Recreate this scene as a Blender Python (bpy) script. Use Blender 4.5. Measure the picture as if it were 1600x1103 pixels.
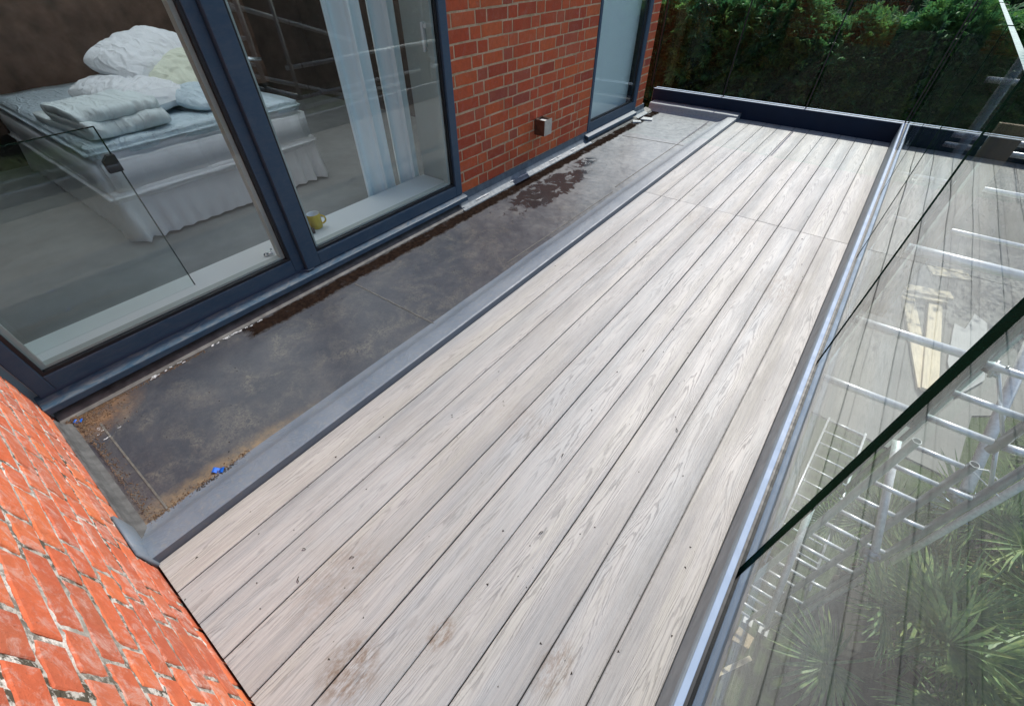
import bpy, math, random
import numpy as np
from mathutils import Vector, Matrix, noise as mnoise
R = math.radians
rnd = random.Random(7)
for o in list(bpy.data.objects): bpy.data.objects.remove(o)
SC = bpy.context.scene
COL = SC.collection

# ------------------------------------------------------------------ camera
fwd = Vector((-0.42849, 0.54430, -0.72122))
yaw, pitch, roll = 0.6675, 0.8056, -0.0154
cy_, sy_, cp_, sp_ = math.cos(yaw), math.sin(yaw), math.cos(pitch), math.sin(pitch)
fwd = Vector((-sy_*cp_, cy_*cp_, -sp_)); r0 = Vector((cy_, sy_, 0)); u0 = r0.cross(fwd)
rgt = r0*math.cos(roll) + u0*math.sin(roll); upv = -r0*math.sin(roll) + u0*math.cos(roll)
cam = bpy.data.cameras.new('camera'); co = bpy.data.objects.new('camera', cam); COL.objects.link(co)
M = Matrix((rgt, upv, -fwd)).transposed().to_4x4(); M.translation = Vector((0, 0, 1.4))
co.matrix_world = M
cam.sensor_width = 36; cam.lens = 36*652.28/1600
cam.shift_x = 6.0/1600; cam.shift_y = 42.8/1600
cam.clip_start = 0.02; cam.clip_end = 2000
SC.camera = co

# ------------------------------------------------------------------ light
SUN_EL, SUN_AZ = R(46), R(-0.35)          # azimuth measured from +Y towards +X
w = bpy.data.worlds.new('World'); SC.world = w; w.use_nodes = True
nt = w.node_tree; nt.nodes.clear()
wo = nt.nodes.new('ShaderNodeOutputWorld'); bg = nt.nodes.new('ShaderNodeBackground')
sky = nt.nodes.new('ShaderNodeTexSky'); sky.sky_type = 'NISHITA'; sky.sun_disc = False
sky.sun_elevation = SUN_EL; sky.sun_rotation = SUN_AZ; sky.air_density = 1.0; sky.dust_density = 1.5; sky.ozone_density = 1.0
nt.links.new(sky.outputs[0], bg.inputs[0]); bg.inputs[1].default_value = 0.15
nt.links.new(bg.outputs[0], wo.inputs[0])
sl = bpy.data.lights.new('sun', 'SUN'); sl.energy = 4.2; sl.angle = R(0.6); sl.color = (1, 0.965, 0.91)
so = bpy.data.objects.new('sun', sl); COL.objects.link(so)
sd = Vector((math.sin(SUN_AZ)*math.cos(SUN_EL), math.cos(SUN_AZ)*math.cos(SUN_EL), math.sin(SUN_EL)))
so.rotation_euler = sd.to_track_quat('Z', 'Y').to_euler(); so.location = (0, 0, 12)
SC.view_settings.view_transform = 'Standard'; SC.view_settings.look = 'None'
SC.view_settings.exposure = 0.28; SC.view_settings.gamma = 1; SC.view_settings.use_curve_mapping = False
SC.render.engine = 'CYCLES'
SC.cycles.transparent_max_bounces = 24; SC.cycles.max_bounces = 10
SC.cycles.diffuse_bounces = 5; SC.cycles.glossy_bounces = 6; SC.cycles.sample_clamp_indirect = 6

# ------------------------------------------------------------------ node helpers
class NB:
    def __init__(s, name):
        s.m = bpy.data.materials.new(name); s.m.use_nodes = True
        s.t = s.m.node_tree; s.t.nodes.clear()
        s.out = s.t.nodes.new('ShaderNodeOutputMaterial')
    def n(s, typ, ins=None, **kw):
        nd = s.t.nodes.new(typ)
        for k, v in kw.items(): setattr(nd, k, v)
        for k, v in (ins or {}).items(): s.set(nd.inputs[k], v)
        return nd
    def set(s, sock, v):
        if isinstance(v, bpy.types.NodeSocket): s.t.links.new(v, sock)
        else: sock.default_value = v
    def math(s, op, a, b=0.0, c=0.0, clamp=False):
        nd = s.t.nodes.new('ShaderNodeMath'); nd.operation = op; nd.use_clamp = clamp
        s.set(nd.inputs[0], a); s.set(nd.inputs[1], b); s.set(nd.inputs[2], c); return nd.outputs[0]
    def pos(s): return s.n('ShaderNodeNewGeometry').outputs['Position']
    def obj(s): return s.n('ShaderNodeTexCoord').outputs['Object']
    def rand(s): return s.n('ShaderNodeObjectInfo').outputs['Random']
    def sep(s, v):
        nd = s.n('ShaderNodeSeparateXYZ', {0: v}); return nd.outputs
    def comb(s, x, y, z): return s.n('ShaderNodeCombineXYZ', {0: x, 1: y, 2: z}).outputs[0]
    def scale(s, v, sx, sy, sz):
        return s.n('ShaderNodeMapping', {'Vector': v, 'Scale': (sx, sy, sz)}).outputs[0]
    def noise(s, v, sc, det=4, rough=0.55, dist=0.0):
        return s.n('ShaderNodeTexNoise', {'Vector': v, 'Scale': sc, 'Detail': det, 'Roughness': rough, 'Distortion': dist}).outputs[0]
    def ramp(s, f, stops, interp='LINEAR'):
        nd = s.t.nodes.new('ShaderNodeValToRGB'); s.set(nd.inputs[0], f); cr = nd.color_ramp; cr.interpolation = interp
        while len(cr.elements) < len(stops): cr.elements.new(0.5)
        for e, (p, c) in zip(cr.elements, stops):
            e.position = p; e.color = (c, c, c, 1) if isinstance(c, (int, float)) else (*c[:3], 1)
        return nd.outputs[0]
    def mix(s, f, a, b, mode='MIX'):
        nd = s.t.nodes.new('ShaderNodeMix'); nd.data_type = 'RGBA'; nd.blend_type = mode
        s.set(nd.inputs[0], f)
        for i, v in ((6, a), (7, b)):
            if isinstance(v, tuple): v = (*v[:3], 1)
            s.set(nd.inputs[i], v)
        return nd.outputs[2]
    def bump(s, h, st=0.3, d=0.002, nrm=None):
        nd = s.n('ShaderNodeBump', {'Height': h, 'Strength': st, 'Distance': d})
        if nrm is not None: s.set(nd.inputs['Normal'], nrm)
        return nd.outputs[0]
    def bsdf(s, col, rough=0.6, metal=0.0, nrm=None, spec=0.5, **kw):
        b = s.t.nodes.new('ShaderNodeBsdfPrincipled')
        if isinstance(col, tuple): col = (*col[:3], 1)
        s.set(b.inputs['Base Color'], col); s.set(b.inputs['Roughness'], rough); s.set(b.inputs['Metallic'], metal)
        s.set(b.inputs['Specular IOR Level'], spec)
        if nrm is not None: s.set(b.inputs['Normal'], nrm)
        for k, v in kw.items(): s.set(b.inputs[k], v)
        return b.outputs[0]
    def done(s, sh): s.t.links.new(sh, s.out.inputs[0]); return s.m

def simple(name, col, rough=0.5, metal=0.0, var=0.12, sc=12, bump=0.0, spec=0.5, bsc=None):
    b = NB(name); p = b.pos(); nz = b.noise(p, sc, 5, 0.6)
    lo = tuple(c*(1-var) for c in col); hi = tuple(min(1, c*(1+var)) for c in col)
    c = b.ramp(nz, [(0.3, lo), (0.7, hi)])
    nr = b.bump(b.noise(p, bsc or sc*6, 4, 0.6), bump, 0.003) if bump else None
    rr = b.ramp(b.noise(p, sc*2.3, 4), [(0.3, max(0, rough-0.08)), (0.7, min(1, rough+0.08))])
    return b.done(b.bsdf(c, rr, metal, nr, spec))

def mask_blob(b, p, x, y, rx, ry, soft=0.4):
    """1 inside an elliptical patch of world XY, 0 outside"""
    q = b.sep(p)
    dx = b.math('DIVIDE', b.math('SUBTRACT', q[0], x), rx); dy = b.math('DIVIDE', b.math('SUBTRACT', q[1], y), ry)
    d = b.math('SQRT', b.math('ADD', b.math('MULTIPLY', dx, dx), b.math('MULTIPLY', dy, dy)))
    return b.math('DIVIDE', b.math('SUBTRACT', 1.0+soft, d), soft, clamp=True)

MT = {}
# brick: per object colour + efflorescence smears
def brick_mat(name, white, sat=1.0):
    b = NB(name); p = b.pos(); rd = b.rand()
    base = b.ramp(rd, [(0.0, (0.33, 0.052, 0.030)), (0.12, (0.44, 0.066, 0.028)), (0.34, (0.54, 0.084, 0.030)), (0.55, (0.60, 0.105, 0.034)),
                       (0.78, (0.66, 0.145, 0.042)), (0.92, (0.58, 0.125, 0.055)), (1.0, (0.34, 0.075, 0.050))])
    n1 = b.noise(p, 35, 8, 0.7, 0.5); n2 = b.noise(p, 9, 4, 0.6); n3 = b.noise(p, 190, 5, 0.75)
    base = b.mix(0.28 if white > .5 else 0.06, base, (0.52, 0.22, 0.12))
    c = b.mix(b.ramp(n1, [(0.35, 0.0), (0.75, 0.5)]), base, (0.26, 0.06, 0.03))
    c = b.mix(b.ramp(n2, [(0.45, 0.0), (0.8, 0.4)]), c, (0.50, 0.17, 0.075))
    c = b.mix(b.ramp(b.noise(p, 2.2, 5, 0.7), [(0.5, 0.0), (0.7, 0.3)]), c, (0.24, 0.075, 0.045))
    st = b.noise(p, 17, 8, 0.8, 0.7)
    m = b.ramp(st, [(0.52 if white < .5 else 0.49, 0.0), (0.70 if white < .5 else 0.68, white)])
    c = b.mix(m, c, (0.52, 0.36, 0.31))
    c = b.mix(b.ramp(n3, [(0.60, 0.0), (0.68, 0.55)]), c, (0.10, 0.035, 0.02))
    c = b.mix(b.ramp(n3, [(0.30, 0.35), (0.40, 0.0)]), c, (0.66, 0.30, 0.18))
    h = b.math('ADD', b.math('MULTIPLY', n1, 0.7), b.math('MULTIPLY', n3, 0.35))
    return b.done(b.bsdf(c, 0.86, 0, b.bump(h, 0.9, 0.005), 0.2))
MT['brick'] = brick_mat('brick_clay', 0.22)
MT['brick2'] = brick_mat('brick_clay_weathered', 0.85)
def mortar_mat(name, a, c2, dirt):
    b = NB(name); p = b.pos()
    n1 = b.noise(p, 45, 6, 0.7); n2 = b.noise(p, 7, 4, 0.6); n3 = b.noise(p, 130, 4, 0.7)
    c = b.ramp(n2, [(0.35, a), (0.65, c2)])
    c = b.mix(b.math('MULTIPLY', b.ramp(n1, [(0.46, 0.0), (0.53, dirt)]), b.ramp(b.noise(p, 3.3, 3), [(0.38, 0.3), (0.54, 1.0)])), c, (0.055, 0.045, 0.028))
    h = b.math('ADD', n1, b.math('MULTIPLY', n3, 0.5))
    return b.done(b.bsdf(c, 0.95, 0, b.bump(h, 1.0, 0.008), 0.2))
MT['mortar'] = mortar_mat('mortar_buff', (0.50, 0.35, 0.20), (0.68, 0.50, 0.32), 0.2)
MT['mortar2'] = mortar_mat('mortar_pale_lichen', (0.30, 0.28, 0.24), (0.66, 0.63, 0.58), 0.95)

# composite deck board with embossed cathedral grain
def deck_mat():
    b = NB('composite_decking'); o = b.obj(); rd = b.rand(); p = b.pos()
    q = b.sep(o); off = b.math('MULTIPLY', rd, 57.0)
    rd2 = b.math('FRACT', b.math('MULTIPLY', rd, 13.37)); rd3 = b.math('FRACT', b.math('MULTIPLY', rd, 41.9))
    yy = b.math('ADD', q[1], off)
    flow = b.noise(b.comb(b.math('MULTIPLY', q[0], 7.0), b.math('MULTIPLY', yy, 1.1), off), 1.0, 4, 0.55)
    apex = b.math('MULTIPLY', b.math('SUBTRACT', b.noise(b.comb(0.0, b.math('MULTIPLY', yy, 0.7), off), 1.0, 2), 0.5), 0.22)
    apex = b.math('ADD', apex, b.math('MULTIPLY', b.math('SUBTRACT', rd2, 0.5), 0.09))
    cx = b.math('SUBTRACT', q[0], apex)
    x2 = b.math('MULTIPLY', b.math('MULTIPLY', cx, cx), b.math('ADD', 1500.0, b.math('MULTIPLY', rd3, 1900.0)))
    wob = b.math('MULTIPLY', b.noise(b.comb(b.math('MULTIPLY', q[0], 80.0), b.math('MULTIPLY', yy, 5.0), off), 1.0, 5, 0.65), 2.2)
    ph = b.math('ADD', b.math('ADD', x2, b.math('MULTIPLY', yy, b.math('ADD', 2.5, b.math('MULTIPLY', rd3, 3.0)))), b.math('ADD', b.math('MULTIPLY', flow, 8.0), wob))
    sn = b.math('SINE', b.math('MULTIPLY', ph, 6.2832))
    line = b.ramp(sn, [(0.55, 0.0), (0.97, 1.0)])
    fade = b.ramp(b.noise(b.comb(b.math('MULTIPLY', q[0], 26.0), b.math('MULTIPLY', yy, 1.9), off), 1.0, 5, 0.65), [(0.32, 0.05), (0.58, 1.0)])
    line = b.math('MULTIPLY', line, fade)
    tint = b.noise(b.comb(b.math('MULTIPLY', q[0], 11.0), b.math('MULTIPLY', yy, 0.55), off), 1.0, 6, 0.6)
    base = b.ramp(tint, [(0.28, (0.272, 0.280, 0.288)), (0.42, (0.300, 0.300, 0.296)), (0.53, (0.328, 0.316, 0.304)), (0.64, (0.336, 0.324, 0.298)), (0.78, (0.352, 0.326, 0.312))])
    base = b.mix(1.0, base, b.ramp(rd2, [(0.0, 1.12), (1.0, 1.19)]), 'MULTIPLY')
    fib = b.noise(b.comb(b.math('MULTIPLY', q[0], 330.0), b.math('MULTIPLY', yy, 7.0), off), 1.0, 5, 0.7)
    fib2 = b.noise(b.comb(b.math('MULTIPLY', q[0], 120.0), b.math('MULTIPLY', yy, 2.2), off), 1.0, 4, 0.6)
    base = b.mix(b.ramp(fib, [(0.46, 0.0), (0.66, 0.42)]), base, (0.13, 0.132, 0.135))
    base = b.mix(b.ramp(fib2, [(0.5, 0.0), (0.7, 0.3)]), base, (0.16, 0.17, 0.185))
    c = b.mix(b.math('MULTIPLY', line, 0.42), base, (0.085, 0.085, 0.088))
    # soil, drip marks and scuffs
    dn = b.noise(p, 38, 6, 0.75); big = b.noise(p, 3.1, 3, 0.5); scf = b.noise(b.scale(p, 1, .5, 1), 1.7, 6, 0.7, 1.0)
    c = b.mix(b.ramp(scf, [(0.5, 0.0), (0.68, 0.28)]), c, (0.27, 0.25, 0.21))
    spk = b.math('MULTIPLY', b.ramp(dn, [(0.655, 0.0), (0.70, 1.0)]), b.ramp(big, [(0.46, 0.0), (0.62, 0.75)]))
    c = b.mix(spk, c, (0.13, 0.10, 0.075))
    grit = b.math('MULTIPLY', b.ramp(b.noise(p, 150, 4, 0.7), [(0.60, 0.0), (0.66, 0.8)]), b.ramp(b.math('ABSOLUTE', q[0]), [(0.052, 0.05), (0.069, 0.9)]))
    c = b.mix(grit, c, (0.12, 0.10, 0.08))
    dn2 = b.noise(b.scale(p, 1, 0.35, 1), 55, 6, 0.75)
    for (x, y, rx, ry, k) in ((-0.50, -0.10, 0.05, 0.06, 0.75), (-0.36, 0.12, 0.02, 0.03, 0.9), (-0.72, 0.02, 0.06, 0.1, 0.35), (-0.02, 0.02, 0.03, 0.03, .8),
                              (0.12, -0.02, 0.05, 0.09, .6), (-0.55, 3.2, 0.2, 0.12, 0.25), (-0.02, 2.6, .08, .12, .3), (-0.62, 0.9, .1, .05, .2), (-0.05, .25, .03, .05, .6)):
        mk = b.math('MULTIPLY', mask_blob(b, p, x, y, rx, ry, 0.9), b.ramp(dn2, [(0.42, 0.0), (0.60, k)]))
        c = b.mix(mk, c, (0.15, 0.095, 0.055))
    ro = b.ramp(b.noise(p, 2.3, 4), [(0.3, 0.58), (0.7, 0.50)])
    h = b.math('ADD', b.math('MULTIPLY', line, -0.8), b.math('MULTIPLY', fib, 0.5))
    return b.done(b.bsdf(c, ro, 0, b.bump(h, 0.7, 0.0012), 0.5))
MT['deck'] = deck_mat()

def membrane_mat():
    b = NB('roof_membrane'); p = b.pos(); q = b.sep(p)
    n1 = b.noise(p, 3.2, 6, 0.7, 0.4); n2 = b.noise(p, 26, 7, 0.75); n3 = b.noise(p, 120, 4, 0.7)
    c = b.ramp(n1, [(0.3, (0.030, 0.036, 0.048)), (0.7, (0.056, 0.060, 0.070))])
    n4 = b.noise(p, 70, 8, 0.8, 1.0)
    c = b.mix(b.math('MULTIPLY', b.ramp(n4, [(0.44, 0.0), (0.58, 0.9)]), b.ramp(b.noise(p, 5.5, 4, 0.6, 1.0), [(0.46, 0.06), (0.68, 0.75)])), c, (0.150, 0.142, 0.118))
    c = b.mix(b.ramp(n4, [(0.34, 0.6), (0.44, 0.0)]), c, (0.03, 0.034, 0.045))
    c = b.mix(b.ramp(b.math('ADD', b.math('MULTIPLY', n1, .45), b.math('MULTIPLY', n2, .6)), [(0.54, 0.0), (0.74, 0.4)]), c, (0.12, 0.115, 0.105))
    c = b.mix(b.ramp(n3, [(0.55, 0.0), (0.8, 0.25)]), c, (0.16, 0.16, 0.15))
    # rusty silt drifting in from the corner
    silt = b.math('MULTIPLY', mask_blob(b, p, -2.20, -0.24, 0.10, 0.13, 1.0), b.ramp(n2, [(0.35, 0.1), (0.6, 0.8)]))
    c = b.mix(silt, c, (0.21, 0.125, 0.065))
    silt = b.math('MULTIPLY', mask_blob(b, p, -1.42, -0.10, 0.05, 0.28, 1.2), b.ramp(n2, [(0.35, 0.1), (0.6, 1.0)]))
    c = b.mix(silt, c, (0.20, 0.15, 0.09))
    # gutter line of wet dirt under the cill
    edge = b.math('ADD', b.math('MULTIPLY', b.noise(p, 13, 7, 0.75), 0.10), -0.050)
    xx = b.math('ADD', q[0], edge)
    g1 = b.math('MULTIPLY', b.math('DIVIDE', b.math('SUBTRACT', xx, -2.225), 0.012, clamp=True), b.math('DIVIDE', b.math('SUBTRACT', -2.098, xx), 0.022, clamp=True))
    g = b.math('MULTIPLY', g1, b.math('DIVIDE', b.math('SUBTRACT', b.math('ADD', q[1], b.math('MULTIPLY', edge, 2.0)), 0.47), 0.05, clamp=True))
    g = b.math('MULTIPLY', g, b.ramp(b.noise(p, 11, 6, .7), [(0.3, 0.8), (0.42, 1.0)]))
    c = b.mix(g, c, b.ramp(b.noise(p, 40, 5, 0.7), [(0.4, (0.010, 0.007, 0.006)), (0.7, (0.028, 0.018, 0.013))]))
    # wet patch with a wandering outline
    wn = b.noise(p, 9.5, 8, 0.66, 0.6)
    wet = mask_blob(b, p, -1.93, 3.02, 0.12, 0.42, 0.9)
    wet = b.ramp(b.math('ADD', b.math('MULTIPLY', wet, 0.36), b.math('MULTIPLY', wn, 1.3)), [(0.86, 0.0), (0.91, 0.45), (0.98, 1.0)])
    wet2 = b.math('MULTIPLY', mask_blob(b, p, -2.0, 3.75, 0.06, 0.12, 0.6), b.ramp(wn, [(0.42, 0.0), (0.46, 1.0)]))
    wet = b.math('MAXIMUM', wet, wet2)
    c = b.mix(b.math('MULTIPLY', wet, 0.9), c, (0.022, 0.019, 0.020))
    # dark scrapes
    sc = b.noise(b.scale(p, 1, 2.6, 1), 17, 7, 0.75, 0.8)
    c = b.mix(b.math('MULTIPLY', b.ramp(sc, [(0.66, 0.0), (0.69, 0.85)]), b.ramp(b.noise(p, 2.4, 2), [(0.5, 0.0), (0.6, 1.0)])), c, (0.02, 0.018, 0.018))
    dry = b.math('DIVIDE', b.math('SUBTRACT', b.math('ADD', q[1], b.math('MULTIPLY', b.noise(p, 1.6, 5, 0.65), 3.0)), 3.6), 2.6, clamp=True)  # dry: sun and sky sheen of the far end, painted as paler colour
    c = b.mix(b.math('MULTIPLY', b.math('MULTIPLY', dry, b.math('SUBTRACT', 1.0, b.math('MAXIMUM', wet, g))), b.ramp(n2, [(0.35, 0.45), (0.6, 0.85)])), c, (0.30, 0.315, 0.315))  # far-end sun and sky sheen mixed in as paler colour
    rough = b.ramp(n2, [(0.3, 0.28), (0.7, 0.46)])
    rough = b.mix(wet, rough, (0.22, 0.22, 0.22)); rough = b.mix(g, rough, (0.75, 0.75, 0.75))
    h = b.math('ADD', b.math('ADD', b.math('MULTIPLY', n2, 0.4), b.math('MULTIPLY', n3, 0.2)), b.math('MULTIPLY', wet, -0.6))
    h2 = b.noise(p, 2.2, 3, 0.5)
    return b.done(b.bsdf(c, rough, 0, b.bump(h2, 0.35, 0.03, b.bump(h, 0.5, 0.002)), b.math('MULTIPLY', 0.5, b.math('SUBTRACT', 1.0, g))))
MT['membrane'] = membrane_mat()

def upstand_mat():
    b = NB('membrane_trim'); p = b.pos()
    n1 = b.noise(b.scale(p, 1, 0.35, 1), 14, 5, 0.65, 0.8); n2 = b.noise(p, 60, 5, 0.7); n3 = b.noise(p, 4.0, 4, 0.6)
    c = b.ramp(n3, [(0.3, (0.098, 0.128, 0.168)), (0.7, (0.145, 0.172, 0.205))])
    c = b.mix(b.ramp(n2, [(0.5, 0.0), (0.72, 0.4)]), c, (0.23, 0.215, 0.18))
    qy = b.sep(p)[1]; dry = b.math('DIVIDE', b.math('SUBTRACT', b.math('ADD', qy, b.math('MULTIPLY', b.noise(p, 1.6, 5, 0.65), 3.0)), 4.2), 2.6, clamp=True)  # dry: the same far-end sheen whitened into the trim colour
    c = b.mix(b.math('MULTIPLY', dry, b.ramp(n2, [(0.35, 0.5), (0.6, 0.9)])), c, (0.33, 0.345, 0.35))  # far-end sheen mixed into the trim as paler colour
    h = b.math('ADD', b.ramp(n1, [(0.42, 0.0), (0.5, 1.0), (0.56, 0.1)]), b.math('MULTIPLY', n2, 0.3))
    wv = b.noise(b.scale(p, 1, 0.5, 1), 9, 3, 0.5)
    return b.done(b.bsdf(c, b.ramp(n2, [(0.3, .48), (.7, .66)]), 0, b.bump(wv, 0.3, 0.015, b.bump(h, 0.25, 0.003)), 0.5))
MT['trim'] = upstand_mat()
MT['ledge'] = simple('dusty_ledge_membrane', (0.135, 0.135, 0.125), 0.7, 0, 0.4, 14, 0.3)
MT['seamline'] = simple('seam_dust', (0.10, 0.098, 0.088), 0.8, 0, 0.4, 40)
MT['flash'] = simple('flashing_grey', (0.095, 0.125, 0.15), 0.6, 0, 0.3, 18, 0.3)
MT['silted'] = simple('silted_membrane', (0.065, 0.066, 0.066), 0.7, 0, 0.45, 25, 0.3)

def glass_mat(name, tint, f0=0.04, dust=0.02, backfac=1.0):
    b = NB(name); g = b.n('ShaderNodeNewGeometry')
    dt = b.n('ShaderNodeVectorMath', operation='DOT_PRODUCT'); b.set(dt.inputs[0], g.outputs['Incoming']); b.set(dt.inputs[1], g.outputs['Normal'])
    c = b.math('ABSOLUTE', dt.outputs['Value']); k = b.math('POWER', b.math('SUBTRACT', 1.0, c), 5.0)
    F = b.math('ADD', f0, b.math('MULTIPLY', k, 1-f0))
    tr = b.n('ShaderNodeBsdfTransparent', {0: (*tint, 1)}); gl = b.n('ShaderNodeBsdfGlossy', {'Color': (0.97, 1.0, 0.99, 1), 'Roughness': 0.0})
    wav = b.bump(b.noise(g.outputs['Position'], 1.1, 2, 0.5), 0.05, 0.02); b.set(gl.inputs['Normal'], wav)
    m1 = b.n('ShaderNodeMixShader', {0: F, 1: tr.outputs[0], 2: gl.outputs[0]})
    df = b.n('ShaderNodeBsdfDiffuse', {'Color': (0.55, 0.58, 0.56, 1)})
    dn = b.ramp(b.noise(g.outputs['Position'], 5, 6, 0.7), [(0.45, dust*0.4), (0.75, dust*1.6)])
    m2 = b.n('ShaderNodeMixShader', {0: dn, 1: m1.outputs[0], 2: df.outputs[0]})
    return b.done(m2.outputs[0])
MT['glass'] = glass_mat('balustrade_glass', (0.960, 0.985, 0.972), 0.022, 0.003)
MT['eglass'] = glass_mat('end_balustrade_glass', (0.975, 0.995, 0.985), 0.008, 0.0005)
MT['wglass'] = glass_mat('window_glass', (0.965, 0.99, 0.985), 0.040, 0.002)
MT['gedge'] = simple('glass_edge_green', (0.004, 0.022, 0.016), 0.12, 0, 0.2, 20)
MT['gedge_l'] = simple('glass_arris_pale', (0.12, 0.24, 0.2), 0.3, 0, 0.2, 20)
b_ = NB('glass_end_clear'); MT['gedge_c'] = b_.done(b_.n('ShaderNodeBsdfTransparent', {0: (0.72, 0.86, 0.80, 1)}).outputs[0])
def frame_mat():
    b = NB('frame_blue_grey'); p = b.pos(); n1 = b.noise(p, 7, 5, .6); n2 = b.noise(b.scale(p, 1, .4, 1), 30, 6, .7, 1.0); g = b.n('ShaderNodeNewGeometry'); nz = b.sep(g.outputs['Normal'])[2]
    c = b.ramp(n1, [(.3, (0.032, 0.068, 0.110)), (.7, (0.042, 0.082, 0.124))])
    d = b.math('MULTIPLY', b.ramp(n2, [(.42, 0.0), (.7, .55)]), b.math('ADD', 0.25, b.math('MULTIPLY', b.math('MAXIMUM', nz, 0.0), 0.9)))
    c = b.mix(d, c, (0.19, 0.19, 0.18))
    return b.done(b.bsdf(c, b.ramp(n2, [(.3, .34), (.7, .6)]), 0, b.bump(n2, .08, .001), .35))
MT['frame'] = frame_mat()
MT['framed'] = simple('frame_shade_side', (0.036, 0.060, 0.1), 0.4, 0, 0.08, 7)
MT['gasket'] = simple('rubber_gasket', (0.010, 0.011, 0.013), 0.5, 0, 0.2, 20)
MT['navy'] = simple('kerb_navy_coat', (0.006, 0.017, 0.040), 0.6, 0, 0.12, 5, 0.05, 0.2)
MT['alu_lt'] = simple('channel_trim_aluminium', (0.25, 0.325, 0.44), 0.65, 0.05, 0.06, 9)
MT['alu_dk'] = simple('channel_face_grey', (0.22, 0.26, 0.29), 0.42, 0.1, 0.14, 8, 0.05)
MT['white'] = simple('white_paint', (0.74, 0.77, 0.75), 0.45, 0, 0.03, 4)
MT['inframe'] = simple('inner_frame_grey', (0.42, 0.46, 0.42), 0.5, 0, 0.04, 5)
MT['plaster'] = simple('plaster_wall', (0.70, 0.72, 0.70), 0.85, 0, 0.03, 3)
MT['headb'] = simple('headboard_brown_velvet', (0.12, 0.075, 0.055), 0.85, 0, 0.35, 6, 0.3)
MT['headw'] = simple('dark_brown_wallpaper', (0.075, 0.055, 0.045), 0.85, 0, 0.25, 5, 0.2)
MT['roomfl'] = simple('room_floor_grey', (0.21, 0.22, 0.215), 0.5, 0, 0.15, 3)
def cloth(name, col, wr=6.0, st=0.6, rough=0.8, stretch=(1, 1, 1), sheen=0.0):
    b = NB(name); p = b.scale(b.obj(), *stretch); n1 = b.noise(p, wr, 5, 0.6, 1.2); n2 = b.noise(p, wr*4, 4, 0.6, 0.8)
    c = b.ramp(n1, [(0.3, tuple(x*0.9 for x in col)), (0.7, col)])
    h = b.math('ADD', b.math('ADD', n1, b.math('MULTIPLY', n2, 0.2)), b.math('MULTIPLY', b.ramp(b.noise(b.scale(p, 1, 2.2, 1), wr*0.45, 2, 0.4, 1.2), [(0.42, 0.0), (0.5, 1.0), (0.58, 0.0)]), 0.45))
    return b.done(b.bsdf(c, rough, 0, b.bump(h, st*0.6, 0.03), 0.3 + sheen))
MT['sheet'] = cloth('white_bedsheet', (0.74, 0.77, 0.80), 4, 0.4)
MT['skirt'] = cloth('bed_skirt_cloth', (0.66, 0.68, 0.70), 3, 0.5)
MT['satin'] = cloth('pale_blue_satin', (0.56, 0.68, 0.75), 8, 0.9, 0.32)
MT['pillow'] = cloth('white_pillow_cotton', (0.76, 0.79, 0.82), 7, 0.9)
MT['cream'] = cloth('cream_pillow_cotton', (0.68, 0.72, 0.60), 6, 0.7)
MT['duvet'] = cloth('folded_duvet_cotton', (0.68, 0.76, 0.77), 5, 0.8)
MT['curtain'] = cloth('pale_curtain', (0.84, 0.92, 0.90), 3, 0.25, 0.8, (1, 1, 0.15))
MT['blind'] = simple('frosted_blind', (0.66, 0.76, 0.75), 0.6, 0, 0.03, 2)
MT['galv'] = simple('galvanised_tube', (0.80, 0.82, 0.83), 0.45, 0.2, 0.2, 30, 0.1)
MT['alu'] = simple('aluminium_tube', (0.78, 0.82, 0.86), 0.34, 0.35, 0.14, 14, 0.06)
MT['alu_shaded'] = simple('aluminium_shaded', (0.34, 0.37, 0.38), 0.4, 0.5, 0.2, 14, 0.06)  # darker copy of the tube aluminium: shade on the stiles put into the colour
MT['steel'] = simple('coupler_steel', (0.32, 0.33, 0.34), 0.42, 0.8, 0.3, 40, 0.2)
MT['mug'] = simple('mug_yellow_glaze', (0.62, 0.44, 0.05), 0.2, 0, 0.05, 8)
MT['mugin'] = simple('mug_white_glaze', (0.75, 0.76, 0.74), 0.2, 0, 0.02, 8)
MT['black'] = simple('matt_black_plastic', (0.012, 0.012, 0.014), 0.5, 0, 0.2, 20)
MT['chrome'] = simple('chrome', (0.7, 0.72, 0.74), 0.15, 1.0, 0.04, 20)
MT['tape'] = simple('blue_tape', (0.0, 0.10, 0.50), 0.35, 0, 0.15, 60)
MT['crumb'] = simple('soil_crumbs', (0.12, 0.075, 0.042), 0.95, 0, 0.6, 60)
MT['crumb2'] = simple('dark_crumbs', (0.035, 0.028, 0.022), 0.95, 0, 0.5, 60)
MT['seal'] = simple('white_sealant', (0.40, 0.42, 0.43), 0.7, 0, 0.5, 90)
MT['lightm'] = simple('bronzed_steel_box', (0.17, 0.115, 0.085), 0.35, 0.7, 0.25, 25)
MT['lightf'] = simple('brushed_steel_face', (0.36, 0.36, 0.34), 0.38, 0.8, 0.15, 25)
MT['grey_sheet'] = simple('grey_sheet_board', (0.30, 0.32, 0.32), 0.6, 0, 0.06, 3)
MT['clear'] = simple('crate_pale_plastic', (0.45, 0.58, 0.66), 0.3, 0, 0.2, 12)
MT['bluec'] = simple('pale_blue_cloth', (0.20, 0.42, 0.66), 0.7, 0, 0.35, 9, 0.3)
MT['dirtred'] = simple('dull_red_rag', (0.09, 0.04, 0.05), 0.8, 0, 0.4, 20)
MT['soil'] = simple('bed_soil', (0.030, 0.028, 0.02), 0.95, 0, 0.4, 8, 0.6)
MT['trunk'] = simple('palm_trunk_fibre', (0.09, 0.065, 0.045), 0.95, 0, 0.5, 25, 0.9)
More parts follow.
